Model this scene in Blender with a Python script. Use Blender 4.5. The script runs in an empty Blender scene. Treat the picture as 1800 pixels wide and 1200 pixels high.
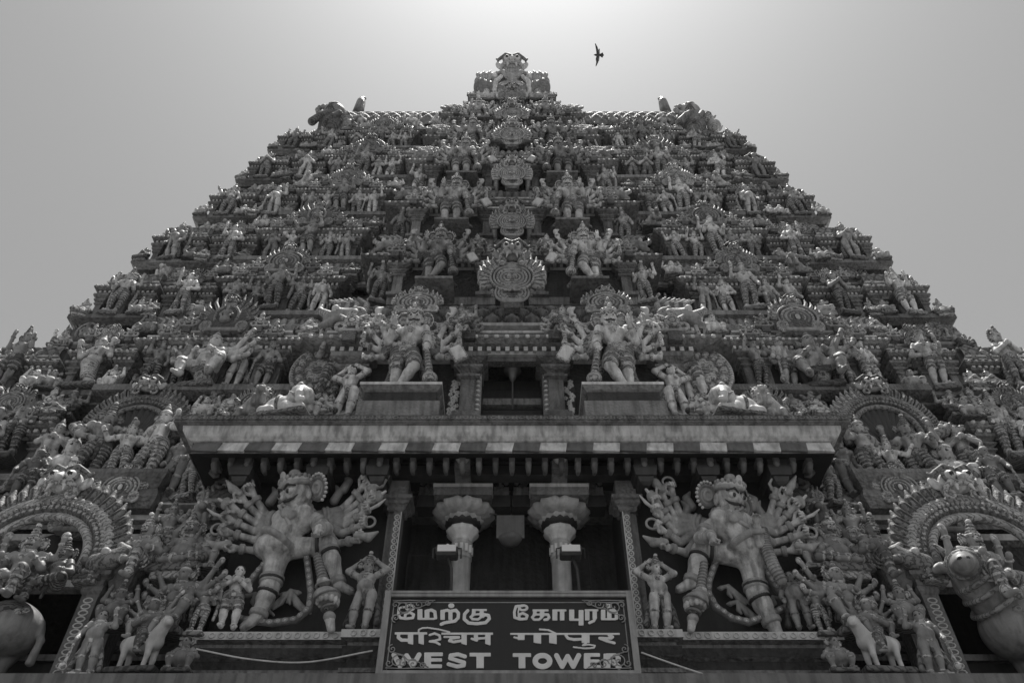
import bpy, math, random
import numpy as np
from mathutils import Vector, Matrix
from math import sin, cos, pi, radians, tan, atan, atan2, sqrt

# ------------------------------------------------------------------ camera, sky, sun, exposure
sc = bpy.context.scene
COL = sc.collection
FPX, PITCH, EYE = 1400.0, radians(46.2), 1.6          # focal length in px of the 1800-wide photograph
cd = bpy.data.cameras.new('camera'); cam = bpy.data.objects.new('camera', cd); COL.objects.link(cam)
cam.location = (0, 0, EYE); cam.rotation_euler = (radians(90) + PITCH, 0, 0)
cd.sensor_width = 36; cd.lens = FPX / 1800 * 36; cd.clip_start = 0.1; cd.clip_end = 5000
sc.camera = cam
SUN_EL, SUN_AZ = radians(83), radians(9)
w = bpy.data.worlds.new("World"); sc.world = w; w.use_nodes = True
nt = w.node_tree; nt.nodes.clear()
sky = nt.nodes.new('ShaderNodeTexSky'); sky.sky_type = 'NISHITA'; sky.sun_disc = False
sky.sun_elevation = SUN_EL; sky.sun_rotation = SUN_AZ; sky.air_density = 1.0; sky.dust_density = 1.0; sky.ozone_density = 1.0
bw = nt.nodes.new('ShaderNodeRGBToBW'); bg = nt.nodes.new('ShaderNodeBackground'); bg.inputs[1].default_value = 0.093
wo = nt.nodes.new('ShaderNodeOutputWorld')
nt.links.new(sky.outputs[0], bw.inputs[0]); nt.links.new(bw.outputs[0], bg.inputs[0]); nt.links.new(bg.outputs[0], wo.inputs[0])
sl = bpy.data.lights.new('sun', 'SUN'); sl.energy = 2.8; sl.angle = radians(0.5); sl.color = (1, .985, .96)
so = bpy.data.objects.new('sun', sl); COL.objects.link(so)
SD = Vector((sin(SUN_AZ) * cos(SUN_EL), cos(SUN_AZ) * cos(SUN_EL), sin(SUN_EL)))
so.rotation_euler = (-SD).to_track_quat('-Z', 'Y').to_euler(); so.location = SD * 120
vs = sc.view_settings; vs.view_transform = 'Standard'; vs.look = 'None'; vs.gamma = 1; vs.use_curve_mapping = False
vs.exposure = 0.76
sc.cycles.max_bounces = 5; sc.cycles.diffuse_bounces = 3

# ------------------------------------------------------------------ where a point of the photograph lies on an upright plane
def at(u, v, Y):
    a = (u - 900) / FPX; b = (600 - v) / FPX
    t = Y / (cos(PITCH) - b * sin(PITCH))
    return Vector((a * t, Y, EYE + t * (sin(PITCH) + b * cos(PITCH))))
def elev(v): return PITCH + atan((600 - v) / FPX)
def depth(p): return p[1] * cos(PITCH) + (p[2] - EYE) * sin(PITCH)
def mpp(p): return depth(p) / FPX                    # metres per pixel across
def y_for(v, z): return (z - EYE) / tan(elev(v))

# ------------------------------------------------------------------ materials (all grey: the photograph is black and white)
def mat(name, val, rough=.55, vary=.3, rand=0.0, scale=2.5, streak=.35, bump=.25, bscale=14, carve=0, spec=.5, metal=0, line=0, lw=.05, ld=.35):
    m = bpy.data.materials.new(name); m.use_nodes = True; t = m.node_tree; N, L = t.nodes, t.links
    b = N['Principled BSDF']; b.inputs['Roughness'].default_value = rough; b.inputs['Metallic'].default_value = metal
    b.inputs['Specular IOR Level'].default_value = spec
    g = N.new('ShaderNodeNewGeometry')
    n1 = N.new('ShaderNodeTexNoise'); n1.inputs['Scale'].default_value = scale; n1.inputs['Detail'].default_value = 6; n1.inputs['Roughness'].default_value = .65
    L.new(g.outputs['Position'], n1.inputs['Vector'])
    mp = N.new('ShaderNodeMapping'); mp.inputs['Scale'].default_value = (5, 5, .55); L.new(g.outputs['Position'], mp.inputs['Vector'])
    n2 = N.new('ShaderNodeTexNoise'); n2.inputs['Scale'].default_value = 1.6; n2.inputs['Detail'].default_value = 4; L.new(mp.outputs[0], n2.inputs['Vector'])
    r1 = N.new('ShaderNodeMapRange'); r1.inputs[1].default_value = .3; r1.inputs[2].default_value = .7
    r1.inputs[3].default_value = 1 - vary; r1.inputs[4].default_value = 1 + vary; L.new(n1.outputs[0], r1.inputs[0])
    r2 = N.new('ShaderNodeMapRange'); r2.inputs[1].default_value = .34; r2.inputs[2].default_value = .56
    r2.inputs[3].default_value = 1 - streak; r2.inputs[4].default_value = 1; L.new(n2.outputs[0], r2.inputs[0])
    mu = N.new('ShaderNodeMath'); mu.operation = 'MULTIPLY'; L.new(r1.outputs[0], mu.inputs[0]); L.new(r2.outputs[0], mu.inputs[1])
    m2 = N.new('ShaderNodeMath'); m2.operation = 'MULTIPLY'; L.new(mu.outputs[0], m2.inputs[0]); m2.inputs[1].default_value = val
    out = m2
    if rand:
        oi = N.new('ShaderNodeObjectInfo'); r3 = N.new('ShaderNodeMapRange'); r3.inputs[3].default_value = 1 - rand; r3.inputs[4].default_value = 1 + rand
        L.new(oi.outputs['Random'], r3.inputs[0]); m3 = N.new('ShaderNodeMath'); m3.operation = 'MULTIPLY'
        L.new(m2.outputs[0], m3.inputs[0]); L.new(r3.outputs[0], m3.inputs[1]); out = m3
    if line:                                              # dark painted outlines
        ve = N.new('ShaderNodeTexWave'); ve.wave_type = 'RINGS'; ve.rings_direction = 'SPHERICAL'; ve.inputs['Scale'].default_value = line; ve.inputs['Distortion'].default_value = 5; ve.inputs['Detail'].default_value = 1; ve.inputs['Detail Scale'].default_value = 3; L.new(g.outputs['Position'], ve.inputs['Vector'])
        r4 = N.new('ShaderNodeMapRange'); r4.inputs[1].default_value = lw; r4.inputs[2].default_value = lw + .3; r4.inputs[3].default_value = ld; r4.inputs[4].default_value = 1.15; L.new(ve.outputs['Fac'], r4.inputs[0])
        m4 = N.new('ShaderNodeMath'); m4.operation = 'MULTIPLY'; L.new(out.outputs[0], m4.inputs[0]); L.new(r4.outputs[0], m4.inputs[1]); out = m4
    L.new(out.outputs[0], b.inputs['Base Color'])
    nb = N.new('ShaderNodeTexNoise'); nb.inputs['Scale'].default_value = bscale; nb.inputs['Detail'].default_value = 5; L.new(g.outputs['Position'], nb.inputs['Vector'])
    bp = N.new('ShaderNodeBump'); bp.inputs['Strength'].default_value = bump; bp.inputs['Distance'].default_value = .03
    h = nb.outputs[0]
    if carve:
        vo = N.new('ShaderNodeTexVoronoi'); vo.inputs['Scale'].default_value = carve; L.new(g.outputs['Position'], vo.inputs['Vector'])
        ad = N.new('ShaderNodeMath'); ad.operation = 'ADD'; L.new(h, ad.inputs[0]); L.new(vo.outputs['Distance'], ad.inputs[1]); h = ad.outputs[0]
        bp.inputs['Distance'].default_value = .06
    L.new(h, bp.inputs['Height']); L.new(bp.outputs[0], b.inputs['Normal'])
    return m
HORN = mat('giant_jewellery', .36, .5, .3, 0, 5, .3, .3, 30)
HCLOTH = mat('giant_cloth', .2, .55, .3, 0, 5, .3, .3, 20)
SKIND = mat('dark_skin', .24, .5, .3, .4, 3, .3, .15)
HSKIN = mat('pale_giant_skin', .56, .5, .42, .05, 4.5, .55, .35, 22)
SKIN = mat('painted_skin', .56, .58, .38, .5, 5, .45, .25)
CLOTH = mat('painted_cloth', .16, .6, .3, .7, 4, .3, .2, line=4, lw=.15)
ORN = mat('painted_ornament', .38, .55, .3, .45, 5, .3, .4, 30, line=5, lw=.15, ld=.45)
DARK = mat('dark_paint', .035, .4, .3, 0, 4, .2, .1)
PALE = mat('pale_paint', .66, .55, .18, .15, 3, .25, .1)
FIG = [SKIN, CLOTH, ORN, DARK, PALE]
WALL = mat('stucco_wall', .04, .7, .4, .25, 1.2, .5, .6, 12, 9)
TRIM = mat('stucco_trim', .22, .55, .35, .3, 1.6, .5, .5, 16, 14)
EDGE = mat('lime_glint_edge', .66, .5, .25, .15, 2, .3, .25)
ROOF = mat('painted_roof', .22, .42, .35, .25, 2.2, .4, .3)
GAB = mat('gable_paint', .12, .55, .3, .35, 4, .4, .5, 26, line=5, lw=.15, ld=.5)
GABL = mat('gable_line', .31, .5, .3, .35, 4, .4, .4, 26)
NICHE = mat('niche_shade', .03, .6, .3, .2, 2, .3, .3)  # near-black colour stands in for the shade deep in the niches
STONE = mat('granite', .17, .65, .25, 0, 1.5, .4, .5, 18)
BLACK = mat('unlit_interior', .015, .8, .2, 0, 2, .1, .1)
TIMBER = mat('dark_timber', .045, .5, .35, 0, 3, .3, .3)

# ------------------------------------------------------------------ mesh helpers
def mesh_arrays(name, V, Q, mi, mats, smooth=True):
    me = bpy.data.meshes.new(name); V = np.asarray(V, np.float32); Q = np.asarray(Q, np.int32)
    me.vertices.add(len(V)); me.vertices.foreach_set('co', V.ravel())
    me.loops.add(Q.size); me.loops.foreach_set('vertex_index', Q.ravel())
    me.polygons.add(len(Q)); me.polygons.foreach_set('loop_start', np.arange(len(Q), dtype=np.int32) * 4)
    for m in mats: me.materials.append(m)
    me.polygons.foreach_set('material_index', np.asarray(mi, np.int32))
    me.polygons.foreach_set('use_smooth', np.full(len(Q), smooth))
    me.update(calc_edges=True); me.validate(); return me
def link(name, data, parent=None, loc=(0, 0, 0), rz=0, scale=(1, 1, 1)):
    o = bpy.data.objects.new(name, data); COL.objects.link(o)
    if parent: o.parent = parent
    o.location = loc; o.rotation_euler = (0, 0, rz); o.scale = scale if hasattr(scale, '__len__') else (scale,) * 3
    return o
def tag(o, label=None, cat=None, group=None, kind=None):
    if label: o['label'] = label
    if cat: o['category'] = cat
    if group: o['group'] = group
    if kind: o['kind'] = kind
    return o

class MB:
    def __init__(s): s.v, s.f, s.m, s.s = [], [], [], []
    def add(s, V, Fs, m=0, sm=False):
        o = len(s.v); s.v += [tuple(p) for p in V]
        for f in Fs: s.f.append([i + o for i in f]); s.m.append(m); s.s.append(sm)
        return s
    def box(s, x0, x1, y0, y1, z0, z1, m=0):
        V = [(x, y, z) for z in (z0, z1) for y in (y0, y1) for x in (x0, x1)]
        return s.add(V, [(0, 2, 3, 1), (4, 5, 7, 6), (0, 1, 5, 4), (2, 6, 7, 3), (0, 4, 6, 2), (1, 3, 7, 5)], m)
    def loft(s, x0, x1, y0, y1, prof, m=0, ms=None, cap=True):
        V = []; F = []; n = len(prof)
        for o, z in prof: V += [(x0 - o, y0 - o, z), (x1 + o, y0 - o, z), (x1 + o, y1 + o, z), (x0 - o, y1 + o, z)]
        for i in range(n - 1):
            for j in range(4):
                k = (j + 1) % 4
                s.add([V[4 * i + j], V[4 * i + k], V[4 * i + 4 + k], V[4 * i + 4 + j]], [(0, 1, 2, 3)], ms[i] if ms else m)
        if cap: s.add(V[:4], [(3, 2, 1, 0)], m); s.add(V[-4:], [(0, 1, 2, 3)], ms[-1] if ms else m)
        return s
    def lathe(s, c, prof, n=20, m=0, sm=True, wob=None):
        V = []; F = []; k = len(prof)
        for r, z in prof:
            for i in range(n):
                a = 2 * pi * i / n; q = r * (wob(a, z) if wob else 1)
                V.append((c[0] + q * cos(a), c[1] + q * sin(a), c[2] + z))
        for j in range(k - 1):
            for i in range(n):
                F.append((j * n + i, j * n + (i + 1) % n, (j + 1) * n + (i + 1) % n, (j + 1) * n + i))
        F.append(tuple(range(n - 1, -1, -1))); F.append(tuple((k - 1) * n + i for i in range(n)))
        return s.add(V, F, m, sm)
    def tube(s, pts, r, n=7, m=0, close=False):
        P = [Vector(p) for p in pts]; k = len(P); R = r if hasattr(r, '__len__') else [r] * k
        V = []; F = []; up = Vector((0.31, -.9, .2))
        for i, p in enumerate(P):
            d = (P[(i + 1) % k if close else min(i + 1, k - 1)] - P[i - 1 if close else max(i - 1, 0)]).normalized()
            a = d.cross(up).normalized(); b = d.cross(a)
            for j in range(n): t = 2 * pi * j / n; V.append(p + (a * cos(t) + b * sin(t)) * R[i])
        for i in range(k if close else k - 1):
            for j in range(n):
                i2 = (i + 1) % k; F.append((i * n + j, i * n + (j + 1) % n, i2 * n + (j + 1) % n, i2 * n + j))
        if not close: F.append(tuple(range(n))); F.append(tuple((k - 1) * n + j for j in range(n)))
        return s.add(V, F, m, True)
    def grid(s, fn, nu, nv, m=0, sm=True):
        V = [fn(i / nu, j / nv) for i in range(nu + 1) for j in range(nv + 1)]
        F = [(i * (nv + 1) + j, (i + 1) * (nv + 1) + j, (i + 1) * (nv + 1) + j + 1, i * (nv + 1) + j + 1) for i in range(nu) for j in range(nv)]
        return s.add(V, F, m, sm)
    def mesh(s, name, mats):
        me = bpy.data.meshes.new(name); me.from_pydata(s.v, [], s.f)
        for m in (mats if isinstance(mats, (list, tuple)) else [mats]): me.materials.append(m)
        me.polygons.foreach_set('material_index', s.m); me.polygons.foreach_set('use_smooth', s.s); me.update(); return me
    def build(s, name, mats, parent=None, loc=(0, 0, 0), rz=0, scale=1): return link(name, s.mesh(name, mats), parent, loc, rz, scale)

# ------------------------------------------------------------------ sculpting: blended solids turned into one continuous surface
class SDF:
    def __init__(s, k=.02): s.p = []; s.k = k
    def _a(s, lo, hi, fn, m, k): s.p.append((np.array(lo, float), np.array(hi, float), fn, m, s.k if k is None else k)); return s
    def cap(s, a, b, ra, rb=None, m=0, k=None):
        rb = ra if rb is None else rb; a = np.array(a, float); b = np.array(b, float); d = b - a; L = max(float(d @ d), 1e-12); R = max(ra, rb)
        def fn(x, y, z):
            px, py, pz = x - a[0], y - a[1], z - a[2]
            t = np.clip((px * d[0] + py * d[1] + pz * d[2]) / L, 0, 1)
            return np.sqrt((px - t * d[0]) ** 2 + (py - t * d[1]) ** 2 + (pz - t * d[2]) ** 2) - (ra + t * (rb - ra))
        return s._a(np.minimum(a, b) - R, np.maximum(a, b) + R, fn, m, k)
    def path(s, pts, r, m=0, k=None):
        R = r if hasattr(r, '__len__') else [r] * len(pts)
        for i in range(len(pts) - 1): s.cap(pts[i], pts[i + 1], R[i], R[i + 1], m, k)
        return s
    def ell(s, c, r, m=0, k=None, rot=None):
        c = np.array(c, float); r = np.array(r if hasattr(r, '__len__') else (r,) * 3, float); R = None if rot is None else np.array(rot, float).T
        e = r if R is None else np.full(3, r.max())
        def fn(x, y, z):
            px, py, pz = x - c[0], y - c[1], z - c[2]
            if R is not None: px, py, pz = (R[i][0] * px + R[i][1] * py + R[i][2] * pz for i in range(3))
            px, py, pz = px / r[0], py / r[1], pz / r[2]
            k0 = np.sqrt(px * px + py * py + pz * pz); k1 = np.sqrt((px / r[0]) ** 2 + (py / r[1]) ** 2 + (pz / r[2]) ** 2) + 1e-9
            return k0 * (k0 - 1) / k1
        return s._a(c - e, c + e, fn, m, k)
    def tor(s, c, n, R, r, m=2, k=None):
        c = np.array(c, float); n = np.array(n, float); n /= np.linalg.norm(n)
        def fn(x, y, z):
            px, py, pz = x - c[0], y - c[1], z - c[2]; h = px * n[0] + py * n[1] + pz * n[2]
            q = np.sqrt(np.maximum(px * px + py * py + pz * pz - h * h, 0)) - R
            return np.sqrt(q * q + h * h) - r
        e = R + r
        return s._a(c - e, c + e, fn, m, k)
    def box(s, c, hf, rd=.01, m=0, k=None, rot=None):
        c = np.array(c, float); hf = np.array(hf, float); R = None if rot is None else np.array(rot, float).T
        e = hf + rd if R is None else np.full(3, np.linalg.norm(hf) + rd)
        def fn(x, y, z):
            px, py, pz = x - c[0], y - c[1], z - c[2]
            if R is not None: px, py, pz = (R[i][0] * px + R[i][1] * py + R[i][2] * pz for i in range(3))
            a, b, d = np.abs(px) - hf[0], np.abs(py) - hf[1], np.abs(pz) - hf[2]
            return np.sqrt(np.maximum(a, 0) ** 2 + np.maximum(b, 0) ** 2 + np.maximum(d, 0) ** 2) + np.minimum(np.maximum(a, np.maximum(b, d)), 0) - rd
        return s._a(c - e, c + e, fn, m, k)
    def mesh(s, name, h, mats=FIG, smooth=True):
        lo = np.min([p[0] for p in s.p], axis=0) - 3 * h; hi = np.max([p[1] for p in s.p], axis=0) + 3 * h
        dim = np.ceil((hi - lo) / h).astype(int) + 1
        Fd = np.full(dim, 9, np.float32); Dm = np.full(dim, 9, np.float32); M = np.zeros(dim, np.int8)
        ax = [(lo[i] + h * np.arange(dim[i])).astype(np.float32) for i in range(3)]
        for a, b, fn, m, k in s.p:
            g = k + 2.5 * h
            i0 = np.maximum(((a - g - lo) / h).astype(int), 0); i1 = np.minimum(((b + g - lo) / h).astype(int) + 2, dim)
            sl = tuple(slice(i0[i], i1[i]) for i in range(3))
            d = fn(ax[0][sl[0]][:, None, None], ax[1][sl[1]][None, :, None], ax[2][sl[2]][None, None, :]).astype(np.float32)
            f = Fd[sl]
            if k > 0:
                q = np.maximum(k - np.abs(f - d), 0) / k; Fd[sl] = np.minimum(f, d) - q * q * k * .25
            else: Fd[sl] = np.minimum(f, d)
            dm = Dm[sl]; c = d < dm; M[sl][c] = m; Dm[sl] = np.where(c, d, dm)
        V, Q, mi = nets(Fd, M); return mesh_arrays(name, V * h + lo, Q, mi, mats, smooth)
def nets(Fd, M):
    ins = Fd < 0; n = np.array(Fd.shape) - 1
    cn = np.zeros(n, np.int8); offs = [(i, j, k) for i in (0, 1) for j in (0, 1) for k in (0, 1)]
    for i, j, k in offs: cn += ins[i:i + n[0], j:j + n[1], k:k + n[2]]
    act = np.argwhere((cn > 0) & (cn < 8)); idx = np.full(n, -1, np.int32); idx[tuple(act.T)] = np.arange(len(act))
    fv = {o: Fd[act[:, 0] + o[0], act[:, 1] + o[1], act[:, 2] + o[2]] for o in offs}
    P = np.zeros((len(act), 3)); C = np.zeros(len(act))
    for o in offs:
        for a in range(3):
            if o[a] == 0:
                o2 = tuple(o[i] + (i == a) for i in range(3)); f0, f1 = fv[o], fv[o2]; c = (f0 < 0) != (f1 < 0)
                t = np.where(c, f0 / np.where(f0 - f1 == 0, 1, f0 - f1), 0)
                for i in range(3): P[:, i] += np.where(c, o[i] + (t if i == a else 0), 0)
                C += c
    V = act + P / C[:, None]; Qs = []; Ms = []
    for a in range(3):
        b, c = (a + 1) % 3, (a + 2) % 3
        s0 = [slice(1, -1)] * 3; s0[a] = slice(0, -1); s1 = list(s0); s1[a] = slice(1, None)
        A, B = ins[tuple(s0)], ins[tuple(s1)]; e = np.argwhere(A != B)
        if not len(e): continue
        off = np.array([1, 1, 1]); off[a] = 0; e = e + off
        fl = ins[tuple(e.T)]
        def ce(db, dc): q = e.copy(); q[:, b] += db; q[:, c] += dc; return idx[tuple(q.T)]
        q = np.stack([ce(-1, -1), ce(0, -1), ce(0, 0), ce(-1, 0)], 1); q[~fl] = q[~fl][:, ::-1]
        e2 = e.copy(); e2[~fl, a] += 1
        Qs.append(q); Ms.append(M[tuple(e2.T)])
    return V, np.concatenate(Qs), np.concatenate(Ms)
def rotz(a): return np.array([[cos(a), -sin(a), 0], [sin(a), cos(a), 0], [0, 0, 1]])
def roty(a): return np.array([[cos(a), 0, sin(a)], [0, 1, 0], [-sin(a), 0, cos(a)]])
def rotx(a): return np.array([[1, 0, 0], [0, cos(a), -sin(a)], [0, sin(a), cos(a)]])
# ------------------------------------------------------------------ figures
A = lambda *p: np.array(p, float)
def nrm(v): v = np.asarray(v, float); return v / max(np.linalg.norm(v), 1e-9)
def lerp(a, b, t): return np.asarray(a) * (1 - t) + np.asarray(b) * t
def head(S, c, s, yaw=0, pitch=0, roll=0, crown='cone', disc=True, det=True, stache=True, halo=0, fang=False):
    R = rotz(yaw) @ rotx(pitch) @ roty(roll); L = lambda x, y, z: np.asarray(c) + R @ A(x, y, z) * s
    S.ell(L(0, 0, .1), A(.78, .86, .9) * s, 0, rot=R); S.ell(L(0, -.2, -.42), A(.62, .62, .55) * s, 0, rot=R)
    S.cap(L(0, -.78, .18), L(0, -.94, -.16), .09 * s, .14 * s, 0, .05 * s)
    for q in (-1, 1):
        S.ell(L(.8 * q, .08, -.08), A(.13, .2, .36) * s, 0, .03 * s, R)
        if det:
            S.ell(L(.34 * q, -.72, .12), A(.26, .17, .18) * s, 4, 0, R); S.ell(L(.34 * q, -.87, .12), A(.11, .08, .12) * s, 3, 0, R)
            S.path([L(.08 * q, -.86, .32), L(.34 * q, -.85, .5), L(.66 * q, -.6, .34)], .055 * s, 3, 0)
            if stache: S.path([L(0, -.9, -.33), L(.28 * q, -.86, -.38), L(.52 * q, -.7, -.32), L(.68 * q, -.52, -.16)], [.07 * s, .095 * s, .07 * s, .025 * s], 3, 0)
            if fang: S.cap(L(.25 * q, -.84, -.58), L(.3 * q, -.9, -.82), .07 * s, .03 * s, 4, 0)
        else: S.ell(L(.32 * q, -.74, .14), A(.22, .12, .13) * s, 3, 0, R)
        if disc:
            S.ell(L(1.22 * q, .45, .05), A(.62, .14, .7) * s, 2, .03 * s, R); S.tor(L(1.22 * q, .36, .05), R @ A(0, 1, 0), .56 * s, .1 * s, 1, 0)
            S.tor(L(1.22 * q, .3, .05), R @ A(0, 1, 0), .26 * s, .08 * s, 2, 0)
            if det:
                for i in range(12): a = -1.2 + i * .3; S.ell(L(q * (1.22 + .7 * cos(a)), .35, .05 + .78 * sin(a)), .09 * s, 4, 0)
    if det: S.ell(L(0, -.84, -.58), A(.26, .1, .08) * s, 1, 0, R)
    up = R @ A(0, 0, 1)
    if crown == 'low':
        S.tor(L(0, 0, .56), up, .8 * s, .14 * s, 2, .02 * s); S.tor(L(0, 0, .78), up, .74 * s, .1 * s, 4, 0); S.ell(L(0, .05, .85), A(.74, .74, .42) * s, 1, .02 * s, R); S.tor(L(0, .05, 1.08), up, .5 * s, .1 * s, 2, 0); S.ell(L(0, .05, 1.28), A(.34, .34, .28) * s, 2, .02 * s)
        for i in range(16): a = 2 * pi * i / 16; S.ell(L(.8 * cos(a), .8 * sin(a), .93), A(.1, .1, .16) * s, 2, 0)
        S.ell(L(0, -.76, 1.05), A(.22, .1, .3) * s, 4, 0, R)
    elif crown == 'cone':
        S.tor(L(0, 0, .58), up, .8 * s, .13 * s, 2, .02 * s); S.tor(L(0, 0, .82), up, .72 * s, .12 * s, 4, 0)
        for i, (z, r) in enumerate(((.95, .74), (1.3, .58), (1.62, .44), (1.92, .3))): S.ell(L(0, .05, z), A(r, r, .3) * s, 2 if i % 2 == 0 else 1, .02 * s, R)
        S.ell(L(0, .05, 2.2), .19 * s, 2, 0)
        if det:
            for i in range(14): a = 2 * pi * i / 14; S.ell(L(.8 * cos(a), .8 * sin(a), .95), .13 * s, 2, 0)
            S.ell(L(0, -.74, 1.15), A(.25, .1, .34) * s, 4, 0, R)
    elif crown == 'tall':
        S.tor(L(0, 0, .6), up, .78 * s, .14 * s, 2, .02 * s); S.cap(L(0, .05, .7), L(0, .1, 2.0), .66 * s, .34 * s, 1, .03 * s)
        for z, r in ((1.0, .66), (1.4, .54), (1.8, .44)): S.tor(L(0, .07, z), up, r * s, .09 * s, 2, 0)
        S.ell(L(0, .1, 2.35), A(.36, .36, .3) * s, 4, 0)
    elif crown == 'bun':
        S.ell(L(0, .12, .4), A(.86, .86, .7) * s, 3, .02 * s, R); S.ell(L(0, .1, 1.25), A(.5, .5, .46) * s, 3, .05 * s); S.tor(L(0, .1, .95), up, .42 * s, .1 * s, 2, 0); S.tor(L(0, 0, .5), up, .82 * s, .09 * s, 2, 0)
    elif crown == 'hair': S.ell(L(0, .14, .36), A(.86, .84, .72) * s, 3, .02 * s, R)
    if halo:
        S.ell(L(0, .75, .3), A(halo, .1, halo * 1.1) * s, 1, 0, R); S.tor(L(0, .7, .3), R @ A(0, 1, 0), halo * s, .13 * s, 2, 0)
        for i in range(15): a = -.4 + i * (pi + .8) / 14; S.ell(L(halo * 1.12 * cos(a), .7, .3 + halo * 1.12 * sin(a)), .16 * s, 2, 0)
def hand(S, w, d, s, n=(0, -1, 0), curl=.6, m=0):
    d = nrm(d); n = nrm(np.asarray(n) - d * (np.asarray(n) @ d)); sd = np.cross(d, n); w = np.asarray(w, float); k = .12 * s
    S.cap(w + d * .25 * s, w + d * .8 * s + sd * .05 * s, .3 * s, .36 * s, m, .15 * s)
    for i in range(4):
        o = (i - 1.5) * .24; ln = (.42, .5, .47, .36)[i]; cu = curl + .12 * i * curl
        b = w + d * 1.0 * s + sd * o * s; m1 = b + (d * cos(cu) + n * sin(cu)) * ln * s; m2 = m1 + (d * cos(cu * 2.2) + n * sin(cu * 2.2)) * ln * .85 * s
        S.cap(b, m1, .135 * s, .125 * s, m, .04 * s); S.cap(m1, m2, .125 * s, .09 * s, m, .02 * s)
    t0 = w + d * .35 * s - sd * .35 * s; t1 = t0 + (d * .35 - sd * .3 + n * .25 * curl) * s; t2 = t1 + (d * .4 + n * .3 * curl + sd * .1) * s
    S.cap(t0, t1, .16 * s, .14 * s, m, .08 * s); S.cap(t1, t2, .14 * s, .1 * s, m, .03 * s)
def arm(S, sh, el, ha, s, fine=False, n=(0, -1, 0), curl=.9, rings=True, r=1.0, tip=None, um=0, hs=.062):
    sh, el, ha = map(lambda q: np.asarray(q, float), (sh, el, ha))
    S.cap(sh, el, .047 * s * r, .04 * s * r, um); S.cap(el, ha, .04 * s * r, .027 * s * r, 0)
    if rings:
        for t in ((.4, .52) if fine else (.45,)): S.tor(lerp(sh, el, t), el - sh, .046 * s * r, .013 * s, 2, 0)
        for t in ((.78, .88) if fine else (.84,)): S.tor(lerp(el, ha, t), ha - el, .034 * s * r, .012 * s, 2, 0)
    d = nrm(ha - el) if tip is None else nrm(tip)
    if fine: hand(S, ha, d, hs * s, n, curl)
    else: S.ell(ha + d * .03 * s, A(.032, .03, .038) * s, 0)
def leg(S, h, k, a, s, style='bare', fd=(0, -1, 0), r=1.0, fine=False):
    h, k, a = map(lambda q: np.asarray(q, float), (h, k, a)); R0, R1, R2 = .084 * s * r, .058 * s * r, .036 * s * r
    m = 1 if style in ('striped', 'skirt') else 0
    S.cap(h, k, R0, R1, m); S.cap(k, lerp(k, a, .35), R1 * .95, R1 * .98, m); S.cap(lerp(k, a, .35), a, R1 * .98, R2, m)
    fd = nrm(fd); S.cap(a - np.array([0, 0, .012 * s]), a + fd * .095 * s - np.array([0, 0, .026 * s]), .034 * s, .026 * s, 0)
    if fine:
        sd = np.cross(fd, A(0, 0, 1))
        for i in range(5): b = a + fd * .1 * s - A(0, 0, .028 * s) + sd * (i - 2) * .016 * s; S.cap(b, b + fd * .028 * s, .011 * s, .009 * s, 0, .004 * s)
    if style == 'striped':
        for t in (.18, .42, .66, .9): S.tor(lerp(h, k, t), k - h, lerp(R0, R1, t), .0115 * s, 2, 0)
        for t in (.15, .38, .6, .82): S.tor(lerp(k, a, t), a - k, lerp(R1, R2, t) * 1.03, .0105 * s, 2, 0)
    elif style == 'shorts':
        e = lerp(h, k, .86); S.cap(h, e, R0 * 1.12, R1 * 1.3, 1); S.tor(e, k - h, R1 * 1.22, .017 * s, 2, 0); S.tor(lerp(h, k, .5), k - h, R0 * 1.05, .012 * s, 2, 0)
    else:
        S.tor(lerp(k, a, .12), a - k, R1 * 1.05, .013 * s, 2, 0)
    S.tor(lerp(k, a, .92), a - k, R2 * 1.15, .014 * s, 2, 0)
def torso(S, s, pel, che, hd, fat=1.0, yaw=0, cloth=True, fem=False, fine=False):
    R = rotz(yaw); pel, che, hd = map(lambda q: np.asarray(q, float), (pel, che, hd)); ax = nrm(che - pel); f = R @ A(0, -1, 0); sd = R @ A(1, 0, 0)
    S.cap(pel, che, .085 * s * fat, .092 * s, 0); S.ell(pel, A(.118, .09, .075) * s * (.6 + .4 * fat), 1 if cloth else 0, rot=R)
    S.ell(che, A(.125, .085, .095) * s, 0, rot=R)
    if fat > 1.05: S.ell(lerp(pel, che, .38) + f * .045 * s * fat, A(.105, .095, .09) * s * fat, 0, rot=R)
    for q in (-1, 1):
        if fem: S.ell(che + sd * q * .055 * s + f * .075 * s, .05 * s, 0)
        else: S.ell(che + sd * q * .058 * s + f * .06 * s + ax * .015 * s, A(.066, .028, .045) * s, 0, .035 * s, R)
    S.cap(che + ax * .06 * s, hd, .046 * s, .04 * s, 0)
    nk = lerp(che + ax * .09 * s, hd, .18)
    S.tor(nk + f * .01 * s, ax + f * .35, .066 * s, .015 * s, 2, 0); S.tor(nk + f * .035 * s - ax * .03 * s, ax * .7 + f, .078 * s, .012 * s, 2, 0); S.ell(che + f * .1 * s, A(.03, .02, .035) * s, 2, 0)
    S.tor(pel + ax * .035 * s, ax, .1 * s * (.5 + .5 * fat), .02 * s, 2, .005 * s)
    if cloth:
        S.ell(pel + f * .1 * s - ax * .02 * s, A(.04, .025, .04) * s, 2, 0)
        S.cap(pel + f * .085 * s, pel + f * .08 * s - A(0, 0, .2 * s), .032 * s, .02 * s, 1, .01 * s)
def lotus(S, w=.2, dp=.14, z=-.09):
    S.box(A(0, 0, z), A(w, dp, .03), .01, 1, 0); S.box(A(0, 0, z + .05), A(w * .84, dp * .84, .02), .008, 2, 0)
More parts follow.
